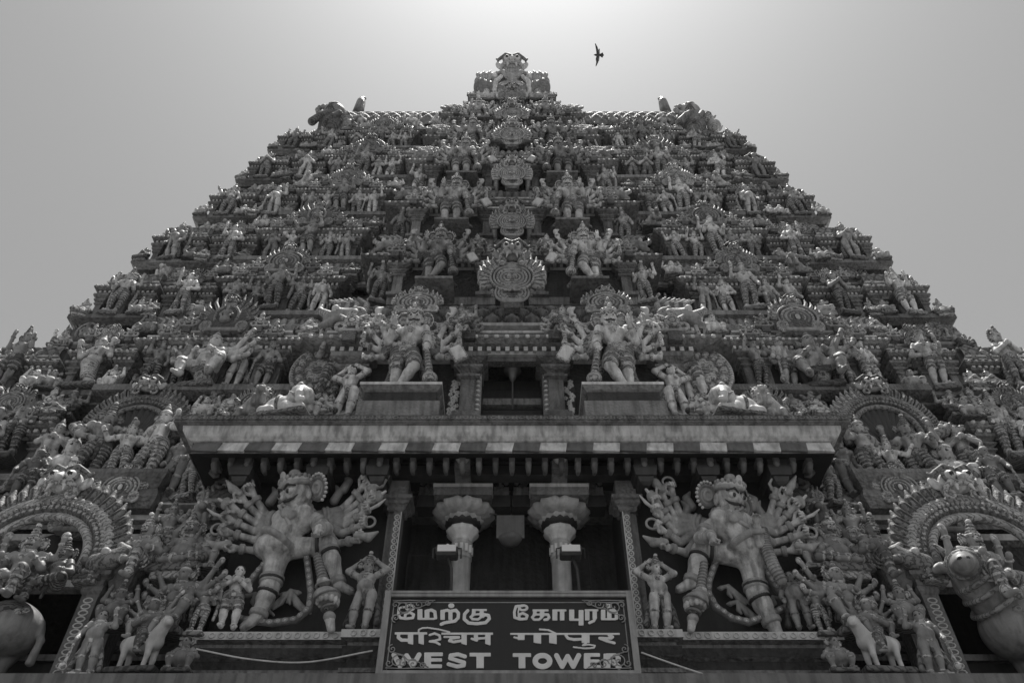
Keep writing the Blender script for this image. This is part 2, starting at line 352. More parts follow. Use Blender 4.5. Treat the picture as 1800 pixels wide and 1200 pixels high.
def standing(seed, legst='striped', crown='cone', arms='down', fat=1.0, fem=False, sway=None, back=0, stache=False, ped=True):
    r = random.Random(seed); S = SDF(.022); sw = r.uniform(-.05, .05) if sway is None else sway
    pel = A(sw, 0, .5); che = A(sw * -.2, 0, .70); hd = A(sw * .4, -.02, .885)
    wk = -1 if sw > 0 else 1                                                     # side of the bent leg
    for q in (-1, 1):
        b = q == wk
        leg(S, pel + A(.062 * q, 0, -.02), A(sw * .6 + .075 * q + (.03 * q if b else 0), -.05 if b else -.01, .275), A(.06 * q + (.05 * q if b else 0), 0, .035), 1, legst, A(.35 * q, -1, 0))
    torso(S, 1, pel, che, hd, fat, 0, True, fem)
    head(S, hd, .083, r.uniform(-.5, .5), .22, r.uniform(-.12, .12), crown, crown != 'hair', False, stache, 1.7 if back == 2 else 0)
    sh = {q: che + A(.135 * q, 0, .06) for q in (-1, 1)}
    for q in (-1, 1):
        kind = arms if isinstance(arms, str) else arms[(q + 1) // 2]
        if kind == 'down': arm(S, sh[q], A(.2 * q + sw, .01, .57), A(.2 * q + sw * 1.2, -.08, .45), 1)
        elif kind == 'hip': arm(S, sh[q], A(.25 * q, .02, .6), A(.12 * q + sw, -.07, .53), 1)
        elif kind == 'up': arm(S, sh[q], A(.24 * q, -.03, .72), A(.2 * q, -.1, .9), 1); S.ell(A(.2 * q, -.1, .97), .035, 2, 0)
        elif kind == 'pray': arm(S, sh[q], A(.2 * q, -.06, .6), A(.015 * q, -.16, .68), 1)
        elif kind == 'out': arm(S, sh[q], A(.27 * q, -.06, .66), A(.33 * q, -.16, .76), 1)
        elif kind == 'head': arm(S, sh[q], A(.27 * q, .0, .84), A(.07 * q, .0, 1.0), 1)
        elif kind == 'club': arm(S, sh[q], A(.22 * q, -.02, .58), A(.2 * q, -.12, .47), 1); S.cap(A(.2 * q, -.13, .5), A(.23 * q, -.13, .1), .02, .026, 2, 0); S.ell(A(.235 * q, -.13, .05), A(.06, .06, .055), 2, .01)
        elif kind == 'four':
            arm(S, sh[q], A(.22 * q, -.03, .58), A(.2 * q, -.15, .62), 1); arm(S, sh[q] + A(0, .03, 0), A(.29 * q, .05, .72), A(.27 * q, .0, .9), 1)
            S.ell(A(.27 * q, 0, .98), A(.05, .02, .05), 2, 0)
    if legst in ('skirt', 'bare') or fem:
        for q in (-1, 1): S.path([pel + A(.09 * q, .03, .02), A(.17 * q + sw, .05, .3), A(.2 * q, .05, .1)], [.03, .035, .05], 1, .02)
    if back == 1: S.path([A(.26 * cos(t), .1, .55 + .52 * sin(t)) for t in np.linspace(-.5, pi + .5, 15)], .035, 2, .01)
    if ped: lotus(S, r.uniform(.17, .22))
    return S
def seated(seed, crown='cone', arms='four', fat=1.1, side=False, det=False, ped=True):
    r = random.Random(seed); S = SDF(.022); pel = A(0, 0, .13); che = A(0, 0, .34); hd = A(0, -.02, .53)
    if side:
        q = side; leg(S, A(.07 * q, 0, .12), A(.13 * q, -.2, .15), A(.12 * q, -.2, -.12), 1, 'striped'); leg(S, A(-.07 * q, 0, .12), A(-.26 * q, -.12, .12), A(.0, -.2, .09), 1, 'striped', A(q, -.2, 0))
    else:
        for q in (-1, 1): leg(S, A(.07 * q, 0, .12), A(.27 * q, -.12, .13), A(-.03 * q, -.2, .08), 1, 'striped', A(-q, -.2, 0))
    torso(S, 1, pel, che, hd, fat); head(S, hd, .085, r.uniform(-.3, .3), .22, 0, crown, True, det)
    for q in (-1, 1):
        sh = che + A(.135 * q, 0, .06)
        if arms == 'knee': arm(S, sh, A(.24 * q, -.02, .24), A(.24 * q, -.16, .2), 1)
        elif arms == 'pray': arm(S, sh, A(.2 * q, -.06, .24), A(.015 * q, -.16, .34), 1)
        else:
            arm(S, sh, A(.22 * q, -.04, .24), A(.16 * q, -.16, .3), 1); arm(S, sh, A(.29 * q, .04, .38), A(.3 * q, .0, .56), 1); S.ell(A(.3 * q, 0, .63), A(.05, .025, .055), 2, 0)
    if ped: S.box(A(0, -.02, 0), A(.26, .16, .03), .012, 1, 0); S.box(A(0, -.02, -.07), A(.2, .13, .04), .01, 2, 0)
    return S
def dwarf(seed, arms='up', crown='hair', fat=1.45):
    r = random.Random(seed); S = SDF(.026); pel = A(0, 0, .17); che = A(0, 0, .36); hd = A(0, -.04, .54)
    for q in (-1, 1): leg(S, A(.07 * q, 0, .16), A(.2 * q, -.15, .24), A(.17 * q, -.12, .03), 1, 'bare', A(.4 * q, -1, 0), 1.05)
    torso(S, 1, pel, che, hd, fat); head(S, hd, .105, r.uniform(-.3, .3), .1, 0, crown, True, False)
    for q in (-1, 1):
        sh = che + A(.14 * q, 0, .05)
        if arms == 'up' or (arms == 'mix' and q > 0): arm(S, sh, A(.28 * q, 0, .45), A(.22 * q, 0, .68), 1, r=1.15)
        else: arm(S, sh, A(.27 * q, -.03, .27), A(.17 * q, -.15, .26), 1, r=1.15)
    S.box(A(0, -.03, -.03), A(.26, .16, .03), .01, 1, 0); return S
def guardian(mir=1, legs='cross', det=True):
    """many-armed door guardian; mir = +1: the club stands at the viewer's right"""
    S = SDF(.02); pel = A(-.05 * mir, 0, .5); che = A(0, -.02, .70); hd = A(.02 * mir, -.05, .885); m = mir
    if legs == 'cross':
        leg(S, pel + A(-.06 * m, 0, 0), A(-.1 * m, -.03, .27), A(-.1 * m, 0, .035), 1, 'shorts', A(-.3 * m, -1, 0), .92, det)
        leg(S, pel + A(.07 * m, 0, 0), A(.08 * m, -.1, .27), A(-.06 * m, -.07, .05), 1, 'shorts', A(.1, -1, -.2), .92, det)
    else:
        leg(S, pel + A(-.065 * m, 0, 0), A(-.12 * m, -.03, .27), A(-.11 * m, 0, .035), 1, 'shorts', A(-.3 * m, -1, 0), .92, det)
        leg(S, pel + A(.075 * m, 0, 0), A(.06 * m, -.05, .27), A(.06 * m, -.02, .035), 1, 'shorts', A(.3 * m, -1, 0), .92, det)
    torso(S, 1, pel, che, hd, .84, 0, True, False, det)
    for i in range(5): S.ell(pel + A((i - 2) * .05, -.1 + abs(i - 2) * .012, .045), .026, 2, 0)
    head(S, hd, .1, 0, .35, 0, 'cone', True, det, True, 0, True)
    fans = {-1: [((.27, .06, .72), (.36, .06, .95)), ((.30, .08, .66), (.45, .05, .80)), ((.3, .09, .6), (.45, .05, .64)), ((.27, .09, .53), (.41, .03, .48))]}
    for q in (-1, 1):
        for i, (e, h) in enumerate(fans[-1]):
            e, h = A(e[0] * q, e[1], e[2]), A(h[0] * q, h[1], h[2]); arm(S, che + A(.13 * q, .04, .05 - .03 * i), e, h, 1, det, A(0, -1, 0), 1.1, True, .86, None, 1, .072)
            t = h + nrm(h - e) * .09
            if i == 0: S.path([t, t + A(.02 * q, 0, .07), t + A(-.03 * q, 0, .11)], [.02, .035, .012], 4, .01)
            elif i == 1: S.tor(t, A(0, 1, 0), .045, .014, 2, 0)
            elif i == 2: S.path([h + A(.03 * q, -.05, -.05), h + A(.05 * q, -.05, .1)], [.012, .025], 2, 0)
            elif i == 3 and q == m: S.box(t + A(.01 * q, -.03, .02), A(.065, .012, .085), .01, 2, 0, roty(-.5 * q)); S.box(t + A(.01 * q, -.045, .02), A(.045, .008, .065), .008, 4, 0, roty(-.5 * q))
    arm(S, che + A(.14 * m, -.02, .06), A(.19 * m, -.06, .56), A(.19 * m, -.16, .46), 1, det, A(0, -1, 0), .5, True, 1.1, A(0, -.25, -1))
    arm(S, che + A(-.14 * m, -.02, .06), A(-.22 * m, -.08, .58), A(-.16 * m, -.2, .7), 1, det, A(0, -1, 0), .12, True, 1.05, A(0, -.1, 1))
    # club with spiral shaft
    S.cap(A(.2 * m, -.17, .4), A(.25 * m, -.17, .12), .022, .034, 2, 0)
    for t in np.linspace(.05, 1, 8): S.tor(lerp(A(.2 * m, -.17, .4), A(.25 * m, -.17, .12), t), A(.05 * m, 0, -.28), .026 + .01 * t, .009, 1, 0)
    S.ell(A(.258 * m, -.17, .075), A(.075, .075, .05), 2, .01); S.ell(A(.262 * m, -.17, .03), A(.05, .05, .03), 1, .01)
    for q in (-1, 1):                                                                # sash ends and shoulder scrolls
        S.path([pel + A(.1 * q, .02, 0), A(.16 * q, .05, .3), A(.2 * q, .05, .12), A(.28 * q, .05, .03)], [.03, .035, .04, .03], 1, .02)
        S.tor(che + A(.2 * q, .08, .17), A(0, 1, 0), .06, .022, 2, 0); S.ell(che + A(.31 * q, .08, .19), A(.05, .03, .05), 2, .01)
    return S
def lion(seed, q=1):
    S = SDF(.03); S.cap(A(.1 * q, 0, .25), A(-.1 * q, 0, .5), .15, .19, 0); S.ell(A(-.16 * q, -.06, .72), A(.15, .17, .16), 0); S.cap(A(-.18 * q, -.15, .7), A(-.22 * q, -.3, .66), .1, .075, 0)
    for a in range(12): t = a * pi / 6; S.ell(A(-.15 * q + .17 * cos(t), -.02, .72 + .19 * sin(t)), .06, 2, .01)
    for d in (-1, 1):
        S.path([A(-.12 * q + .09 * d, -.08, .45), A(-.2 * q + .1 * d, -.22, .36), A(-.2 * q + .1 * d, -.26, .5)], [.06, .05, .05], 0); S.path([A(.1 * q + .11 * d, 0, .22), A(.02 * q + .13 * d, -.14, .2), A(.06 * q + .13 * d, -.08, .03)], [.09, .06, .045], 0)
        S.ell(A(-.17 * q + .07 * d, -.22, .78), .035, 4, 0); S.cap(A(-.16 * q + .1 * d, 0, .84), A(-.17 * q + .15 * d, 0, .96), .04, .015, 1)
    S.path([A(.2 * q, .05, .25), A(.34 * q, .05, .4), A(.3 * q, .05, .6), A(.38 * q, .05, .66)], [.04, .03, .03, .05], 2); S.box(A(0, -.03, -.03), A(.28, .18, .03), .01, 1, 0); return S
def elephant(seed, q=1):
    S = SDF(.035); S.ell(A(.12 * q, 0, .3), A(.3, .2, .22), 4); S.ell(A(-.22 * q, -.1, .46), A(.17, .17, .18), 4); S.path([A(-.28 * q, -.24, .42), A(-.34 * q, -.34, .25), A(-.36 * q, -.36, .12), A(-.44 * q, -.38, .1)], [.09, .065, .05, .04], 4)
    for d in (-1, 1):
        S.ell(A(-.2 * q + .16 * d, -.04, .46), A(.05, .12, .15), 0); S.cap(A(-.26 * q + .08 * d, -.24, .36), A(-.3 * q + .12 * d, -.38, .3), .03, .014, 4, 0)
        S.path([A(-.05 * q, -.1 * d - .05, .2), A(-.2 * q, -.12 * d - .12, .07), A(-.38 * q, -.12 * d - .14, .05)], [.1, .075, .06], 4); S.path([A(.3 * q, .1 * d, .2), A(.3 * q, -.14 + .1 * d, .08), A(.12 * q, -.2 + .1 * d, .05)], [.11, .08, .06], 4)
    S.tor(A(.12 * q, 0, .3), A(1, 0, 0), .215, .025, 1, 0); S.ell(A(-.24 * q, -.2, .58), A(.06, .05, .06), 2, .01); S.box(A(0, -.05, -.02), A(.45, .26, .025), .01, 1, 0); return S
def fishman(seed):
    S = SDF(.022); S.path([A(0, 0, .6), A(.02, -.02, .42), A(-.02, 0, .22), A(-.12, 0, .03)], [.09, .12, .1, .05], 0, .03)
    for t in np.linspace(.1, .95, 9): p = lerp(A(.02, -.02, .5), A(-.06, 0, .1), t); S.tor(p, A(.15, 0, 1), .118 - .03 * t, .012, 2, 0)
    S.ell(A(-.2, 0, 0), A(.12, .04, .06), 2); torso(S, 1, A(0, 0, .56), A(0, 0, .72), A(0, -.02, .89), 1, 0, False); head(S, A(0, -.02, .89), .083, 0, 0, 0, 'cone', True, False)
    for q in (-1, 1): arm(S, A(.135 * q, 0, .76), A(.24 * q, -.03, .6), A(.26 * q, -.12, .74), 1); S.ell(A(.27 * q, -.13, .84), .05, 4, 0)
    S.box(A(-.02, 0, -.05), A(.26, .13, .03), .01, 1, 0); return S
def fan_figure(seed):
    """seated figure with knees apart and a fan of eight arms"""
    S = SDF(.022); pel = A(0, 0, .2); che = A(0, 0, .42); hd = A(0, -.02, .61)
    for q in (-1, 1):
        leg(S, A(.07 * q, 0, .2), A(.24 * q, -.16, .2), A(.17 * q, -.2, -.05), 1, 'bare', A(.4 * q, -1, 0), 1.05)
        for i, (e, h) in enumerate((((.27, .03, .5), (.4, 0, .72)), ((.3, .03, .42), (.48, 0, .54)), ((.27, .03, .34), (.44, 0, .36)))): arm(S, che + A(.13 * q, .02, .05 - .02 * i), A(e[0] * q, e[1], e[2]), A(h[0] * q, h[1], h[2]), 1); S.ell(A(h[0] * q * 1.1, 0, h[2] + .06), A(.04, .03, .05), 2, 0)
        arm(S, che + A(.135 * q, -.02, .05), A(.2 * q, -.08, .3), A(.1 * q, -.18, .34), 1)
    torso(S, 1, pel, che, hd, 1.1); head(S, hd, .088, .2, 0, 0, 'cone', True, False, True, 1.6); S.box(A(0, .0, .1), A(.11, .1, .04), .012, 1, 0); S.cap(A(0, .0, .08), A(0, .0, -.12), .11, .06, 2, 0); S.box(A(0, 0, -.14), A(.2, .12, .03), .01, 1, 0); return S
def rider(seed, q=1):
    """figure riding a small horse"""
    S = SDF(.024); S.cap(A(.2 * q, 0, .34), A(-.14 * q, -.05, .36), .12, .12, 4); S.path([A(-.16 * q, -.08, .4), A(-.28 * q, -.14, .58), A(-.36 * q, -.24, .52)], [.1, .07, .045], 4)
    for x, y in ((.2, .07), (.2, -.09), (-.13, .05), (-.13, -.12)): S.path([A(x * q, y, .3), A((x - .03) * q, y - .03, .15), A(x * q, y, 0)], [.055, .034, .03], 4)
    for z in (.42, .5, .56): S.ell(A(-.2 * q, -.06, z), .045, 3, .01)
    S.tor(A(.05 * q, -.02, .36), A(1, 0, 0), .13, .03, 1, 0); pel, che, hd = A(.05 * q, -.02, .5), A(.04 * q, -.03, .68), A(.03 * q, -.05, .86); torso(S, .9, pel, che, hd); head(S, hd, .08, -.3 * q, 0, 0, 'cone', True, False)
    for d in (-1, 1): leg(S, pel + A(0, .06 * d, 0), A(-.06 * q, .15 * d - .04, .38), A(0, .15 * d - .04, .2), .8, 'striped', A(-q, 0, 0)); arm(S, che + A(.11 * d, 0, .05), A(.2 * d, -.08, .6), A(.12 * d - .1 * q, -.16, .62), .9)
    S.box(A(0, -.02, -.04), A(.32, .17, .03), .01, 1, 0); return S

# ------------------------------------------------------------------ relief plaques (horseshoe gables, crests)
def monster_head(S, c, s, k=.02, tongue=True):
    L = lambda x, y, z: np.asarray(c) + A(x, y, z) * s
    S.ell(L(0, 0, .2), A(.75, .4, .55) * s, 0, k * s)
    for q in (-1, 1):
        S.ell(L(.36 * q, -.36, .3), .24 * s, 4, 0); S.ell(L(.37 * q, -.56, .28), .11 * s, 3, 0); S.tor(L(.36 * q, -.34, .3), A(0, 1, 0), .28 * s, .08 * s, 1, 0)
        S.path([L(.12 * q, -.35, .62), L(.45 * q, -.3, .78), L(.8 * q, -.2, .6), L(1.02 * q, -.15, .45), L(1.15 * q, -.15, .55)], [.12 * s, .14 * s, .12 * s, .1 * s, .06 * s], 1, .02 * s)
        S.path([L(.1 * q, -.42, -.12), L(.42 * q, -.4, -.08), L(.7 * q, -.3, -.25), L(.78 * q, -.25, -.5)], [.12 * s, .16 * s, .13 * s, .08 * s], 2, .02 * s)
        S.cap(L(.3 * q, -.42, -.25), L(.36 * q, -.46, -.55), .09 * s, .03 * s, 4, 0); S.tor(L(.62 * q, -.2, -.55), A(0, 1, 0), .2 * s, .08 * s, 2, 0)
        S.ell(L(.95 * q, 0, .1), A(.22, .12, .36) * s, 0, .02, roty(.5 * q))
    S.cap(L(0, -.35, .4), L(0, -.6, .05), .1 * s, .17 * s, 0, .03 * s)
    for i in range(-2, 3): S.cap(L(i * .16, -.15, .6), L(i * .2, -.1, 1.0 - .06 * abs(i)), .11 * s, .06 * s, 2, .01 * s)
def flames(S, c, rx, rz, a0, a1, n, ln, w, m=2, y=0):
    for i in range(n):
        a = a0 + (a1 - a0) * i / (n - 1); d = A(cos(a), 0, sin(a)); p = np.asarray(c) + A(rx * cos(a), y, rz * sin(a)); q = 1 if cos(a) >= 0 else -1
        b = p + d * ln * .6 + A(0, 0, ln * .15); t = p + d * ln * .8 + A(-.1 * q * ln, 0, ln * .5)
        S.cap(p, b, w, w * .9, m, w * .3); S.cap(b, t, w * .85, w * .3, m, w * .2); S.cap(p + A(0, -w * .8, 0), b + A(0, -w * .8, 0), w * .3, w * .25, 1, 0)
def gable_a():
    S = SDF(.015); S.ell(A(0, 0, .4), A(.62, .1, .36), 1, 0)
    for q in (-1, 1):
        for i, R in enumerate((.1, .18, .26, .34, .42)): S.path([A((.1 + R * 1.1 * cos(t)) * q, -.07 - .006 * i, .4 + R * .85 * sin(t)) for t in np.linspace(-1.9, 2.0, 15)], .03, (2, 0)[i % 2], 0)
        S.ell(A(.07 * q, -.1, .4), A(.07, .06, .07), 2, 0); c2 = A(.2 * q, -.05, .0)
        for i, R in enumerate((.06, .13, .2)): S.path([c2 + A(R * 1.15 * q * cos(t), 0, R * sin(t)) for t in np.linspace(-2.2, 1.9, 12)], .028, (0, 2)[i % 2], 0)
        S.ell(A(.2 * q, 0, .02), A(.27, .07, .2), 1, 0)
    flames(S, A(0, .02, .4), .6, .34, -.4, .95, 7, .42, .075); flames(S, A(0, .02, .4), .6, .34, pi - .95, pi + .4, 7, .42, .075)
    monster_head(S, A(0, -.06, 1.02), .42); S.ell(A(0, -.02, .74), A(.2, .1, .12), 2, .03)
    S.box(A(0, -.02, -.24), A(.28, .1, .04), .01, 0, 0); S.box(A(0, -.02, -.34), A(.2, .08, .08), .01, 1, 0); return S
def gable_b(var=0):
    S = SDF(.015); S.ell(A(0, 0, .36), A(.54, .09, .36), 1, 0)
    if var == 0:
        for i, R in enumerate((.16, .25, .34, .43)): S.path([A(R * 1.2 * cos(t), -.06 - .005 * i, .34 + R * .85 * sin(t)) for t in np.linspace(-.6, pi + .6, 17)], .028, (2, 0)[i % 2], 0)
        S.box(A(0, -.05, .33), A(.1, .03, .08), .01, 3, 0); S.ell(A(0, -.09, .34), A(.06, .04, .08), 4, 0)
    elif var == 1:
        for q in (-1, 1):
            for i, R in enumerate((.08, .16, .24)): S.path([A((.2 + R * cos(t)) * q, -.07, .36 + R * 1.05 * sin(t)) for t in np.linspace(-2.4, 2.2, 13)], .027, (0, 2)[i % 2], 0)
        S.ell(A(0, -.1, .36), A(.07, .06, .12), 2, .01)
    else:
        S.ell(A(0, -.06, .4), A(.26, .06, .27), 3, 0); S.path([A(.3 * cos(t), -.08, .38 + .3 * sin(t)) for t in np.linspace(-.5, pi + .5, 17)], .03, 2, 0); S.ell(A(0, -.12, .24), A(.14, .08, .08), 0, .02); S.ell(A(0, -.12, .4), A(.08, .07, .12), 0, .02); S.ell(A(0, -.13, .56), A(.055, .055, .07), 0, .01); S.cap(A(0, -.12, .6), A(0, -.12, .7), .045, .015, 2)
        for q in (-1, 1): S.path([A(.08 * q, -.13, .48), A(.16 * q, -.13, .38), A(.1 * q, -.17, .3)], .03, 0)
    for q in (-1, 1): S.tor(A(.46 * q, -.05, .08), A(0, 1, 0), .12, .045, 2, 0); S.tor(A(.46 * q, -.05, .08), A(0, 1, 0), .04, .03, 0, 0)
    n = (6, 8, 5)[var]; flames(S, A(0, .02, .36), .52, .34, 0, 1.2, n, (.27, .22, .34)[var], .055); flames(S, A(0, .02, .36), .52, .34, pi - 1.2, pi, n, (.27, .22, .34)[var], .055)
    monster_head(S, A(0, -.03, .86), (.2, .26, .17)[var]); S.ell(A(0, -.02, .72), A(.15, .08, .1), 2, .03); S.box(A(0, -.02, -.04), A(.42, .09, .035), .01, 0, 0); S.box(A(0, 0, -.13), A(.24, .07, .06), .01, 1, 0); return S
def bud():
    S = SDF(.015); S.ell(A(0, 0, .3), A(.24, .08, .22), 1, 0); S.tor(A(0, -.06, .3), A(0, 1, 0), .13, .04, 2, 0); S.ell(A(0, -.07, .3), .06, 4, 0)
    for q in (-1, 1): S.tor(A(.24 * q, -.03, .12), A(0, 1, 0), .1, .045, 2, 0); S.cap(A(.2 * q, -.02, .4), A(.3 * q, -.02, .52), .07, .03, 2)
    S.ell(A(0, -.02, .6), A(.11, .08, .13), 2, .03); S.ell(A(0, -.02, .76), .06, 2, .02); S.box(A(0, 0, -.02), A(.26, .08, .04), .01, 0, 0); S.box(A(0, 0, -.2), A(.15, .07, .14), .01, 1, 0); return S
def scroll_beast():
    """roof-end beast: curled crest of plumes over an open mouth, facing -x"""
    S = SDF(.02); S.path([A(.3, 0, .1), A(.1, 0, .25), A(-.12, 0, .3), A(-.3, -.02, .22)], [.2, .2, .17, .12], 0)
    for i in range(7): t = i / 6; S.path([A(.25 - .45 * t, 0, .35), A(.3 - .5 * t, -.02, .62), A(.12 - .5 * t, -.03, .8 - .08 * t)], [.07, .05, .02], (2, 1)[i % 2], .01)
    S.ell(A(-.2, -.14, .38), .07, 4, 0); S.path([A(-.32, -.05, .3), A(-.5, -.05, .42), A(-.48, -.05, .56)], [.09, .06, .03], 2); S.path([A(-.25, -.05, .12), A(-.42, -.05, .04)], [.09, .05], 0); S.tor(A(.2, -.16, .2), A(0, 1, 0), .13, .05, 2, 0); return S
# ------------------------------------------------------------------ the setting: ground
g = MB(); g.box(-900, 900, -900, 1500, -.4, 0); tag(g.build('ground', mat('street_asphalt', .12, .85, .3, 0, .6, .1, .4)), kind='structure')

# ------------------------------------------------------------------ the tower: levels measured off the photograph
TOWER = link('temple_tower', None, loc=(0, 16, 0))
tag(TOWER, 'tall carved temple gateway tower covered in painted stucco ornament, rising behind the canopy', 'tower')
def tlink(name, data, loc, rz=0, scale=1, parent=None):
    p = parent or TOWER; b = Vector((0, 16, 0)) if parent is None else Vector((0, 0, 0))
    return link(name, data, p, Vector(loc) - b, rz, scale)
VB = [705, 572, 475, 396, 330, 275, 233]; VC = [0, 535, 430, 346, 296, 244, 196]
SLOPE, Y0 = .15, 16.0
Z0 = Y0 * tan(elev(705)); ZB = []; YB = []
for v in VB:
    t = tan(elev(v)); z = t * (Y0 - SLOPE * Z0) / (1 - SLOPE * t); ZB.append(z + EYE); YB.append(Y0 + SLOPE * (z - Z0))
YC = [15.25] + [y_for(VC[i], ZB[i]) for i in range(1, 7)]
PB = [ZB[i + 1] - ZB[i] for i in range(6)] + [ZB[6] - ZB[5]]
WB = [-at(u, v, YB[i]).x for i, (u, v) in enumerate(((-45, 680), (163, 550), (275, 440), (370, 375), (438, 315), (490, 262)))]
CW = [4.45, 3.75, 3.5, 3.2, 2.95, 2.6]
DOOR_X = [-at(q, 700, 15).x for q in (727,)] 
BACK = 2 * 23.5
print('Z', [round(z, 2) for z in ZB], 'Y', [round(y, 2) for y in YB], 'YC', [round(y, 2) for y in YC], 'W', [round(x, 2) for x in WB])
ROWS = ['first row above canopy', 'second row above canopy', 'third row above canopy', 'third row below ridge', 'second row below ridge', 'row just below ridge']

# ------------------------------------------------------------------ shared shapes of the tower (one storey = 1 unit high)
WPROF = [(.10, -.09), (.2, -.06), (.2, 0), (.06, .001), (.06, .06), (.02, .07), (.02, .1), (0, .105), (0, .5)]
CPROF = [(.0, .49), (.03, .5), (.03, .53), (.10, .548), (.13, .572), (.13, .592), (.115, .602), (.04, .61), (.04, .655), (.07, .665), (.07, .685), (.02, .69), (.02, .735), (0, .74)]
CMS = [1, 0, 0, 0, 0, 1, 1, 0, 0, 1, 1, 0, 0]
def cornice_mesh(dent=26):
    b = MB(); b.loft(-.5, .5, 0, .9, CPROF, 0, CMS)
    for i in range(dent):
        x = -.55 + 1.1 * (i + .5) / dent; b.box(x - .25 / dent, x + .25 / dent, -.09, -.031, .507, .538, 1)
        x2 = -.62 + 1.24 * (i + .5) / dent; b.lathe((x2, -.128, .578), [(.001, -.014), (.3 / dent, -.008), (.3 / dent, .008), (.001, .014)], 6, 1)
    return b.mesh('cornice', [TRIM, EDGE])
def wall_mesh(): b = MB(); b.loft(-.5, .5, 0, .9, WPROF, 0, [2, 2, 3, 0, 2, 3, 0, 0]); b.box(-.36, .36, -.004, .0, .12, .46, 1); return b.mesh('shrine_wall', [WALL, NICHE, TRIM, EDGE])  # flat dark panel on the wall: niche shade put into the colour
def pilaster_mesh():
    b = MB(); b.loft(-.035, .035, -.035, .05, [(.03, .06), (.03, .1), (.012, .11), (.012, .125), (0, .13), (0, .34), (.02, .35), (.02, .365), (.005, .37), (.005, .385), (.035, .405), (.035, .42), (.015, .425), (.015, .44), (.055, .465), (.055, .495)], 0)
    return b.mesh('pilaster', [TRIM])
def roof_mesh(kind, n, rows=3):
    b = MB()
    def pat(u, v):
        if kind == 'rib': return abs(sin(pi * n * u)) ** .7 * (1 if .06 < v < .97 else .3)
        p, q = (u * n + v * rows * .5) % 1, (u * n - v * rows * .5) % 1; d = min(p, 1 - p, q, 1 - q); return 0 if d < .13 else .6 + 1.2 * max(0, d - .25)
    def fn(u, v):
        t = v * pi * .5; k = pat(u, v); return (-.5 + u, .055 - .055 * cos(t) - .026 * k, .735 + .225 * sin(t) + .012 * k * sin(t))
    nu, nv = n * (8 if kind == 'rib' else 14), 7 if kind == 'rib' else 24
    b.grid(fn, nu, nv)
    for a in range(nu):
        for c in range(nv):
            if pat((a + .5) / nu, (c + .5) / nv) < (.55 if kind == 'rib' else .3): b.m[a * nv + c] = 2
    b.box(-.5, .5, .1, .9, .74, .955); b.box(-.51, .51, -.04, .1, .728, .75, 1); b.box(-.5, .5, .05, .4, .962, .985, 1)  # pale top strip: sun glint along the roof put into the colour
    return b.mesh('roof', [ROOF, EDGE, GAB])
M_WALL, M_PIL = wall_mesh(), pilaster_mesh(); M_CORN = {n: cornice_mesh(n) for n in (8, 12, 26, 40)}
M_RIB, M_LAT, M_RIBC, M_LATC = roof_mesh('rib', 15), roof_mesh('lat', 6), roof_mesh('rib', 26), roof_mesh('lat', 16, 4)
RB = [GAB]
HG = .017
M_GA = gable_a().mesh('gable', .012, [GABL, GAB, ORN, DARK, SKIN]); GM = [GABL, GAB, ORN, DARK, SKIN]; M_GBS = [gable_b(k).mesh('gable', HG, GM) for k in range(3)]; M_GB = M_GBS[0]
M_BUD = bud().mesh('crest_bud', .02, [GABL, GAB, ORN, DARK, SKIN]); M_BEAST = scroll_beast().mesh('roof_beast', .02, [GABL, GAB, ORN, DARK, PALE])
def vase_mesh():
    b = MB(); b.loft(-.07, .07, -.07, .07, [(.03, 0), (.03, .05), (0, .06), (0, .16), (.05, .2), (.05, .24), (.01, .25)], 0)
    b.lathe((0, 0, .25), [(.05, 0), (.1, .05), (.12, .11), (.08, .17), (.035, .2), (.05, .23), (.03, .27), (.005, .33)], 10, 1); return b.mesh('vase_finial', [TRIM, ORN])
M_VASE = vase_mesh()

# ------------------------------------------------------------------ statue kinds
LIB = {}
def kind(key, S, name, desc, h=.0165): LIB[key] = (S.mesh(name, h), name, desc)
ST = [('st0', dict(arms='four', crown='cone'), 'statue holding two emblems up'), ('st1', dict(arms=('hip', 'down'), crown='tall'), 'hand-on-hip statue'), ('st2', dict(arms='pray', crown='bun'), 'praying statue with hair bun'),
      ('st3', dict(arms=('up', 'down'), crown='cone'), 'statue raising one arm'), ('st4', dict(arms='out', crown='tall', fem=True), 'slim statue holding out hands'), ('st5', dict(arms=('hip', 'up'), crown='bun', fem=True, legst='skirt'), 'skirted statue raising one arm'),
      ('st6', dict(arms='four', crown='tall', back=1), 'arch-backed four-armed statue'), ('st7', dict(arms=('club', 'hip'), crown='cone', legst='shorts'), 'club-bearing statue in breeches'), ('st8', dict(arms='head', crown='hair', legst='bare'), 'statue with hands over head'),
      ('st9', dict(arms=('down', 'out'), crown='bun', fem=True), 'swaying statue offering one hand'), ('st10', dict(arms='pray', crown='cone', legst='bare', fat=1.15), 'bare-legged praying statue'), ('st11', dict(arms=('four', 'hip'), crown='cone', back=2), 'statue with round halo'),
      ('st12', dict(arms=('out', 'up'), crown='tall', legst='shorts'), 'dancing statue in breeches'), ('st13', dict(arms=('up', 'club'), crown='hair', legst='bare', fat=1.2), 'stout guard statue with club')]
ST += [('st14', dict(arms=('hip', 'four'), crown='tall', legst='shorts', sway=.06), 'leaning three-armed statue'), ('st15', dict(arms=('out', 'hip'), crown='bun', fem=True, sway=-.07), 'bent-hipped slim statue'), ('st16', dict(arms='down', crown='cone', fat=1.25, legst='bare', back=1), 'stout statue within arch'), ('st17', dict(arms=('up', 'up'), crown='tall', sway=.05), 'statue with both arms raised'),
      ('st18', dict(arms=('pray', 'pray'), crown='tall', legst='skirt', fem=True, back=2), 'haloed praying statue'), ('st19', dict(arms=('club', 'out'), crown='bun', legst='striped', sway=-.05), 'club bearer with banded legs')]
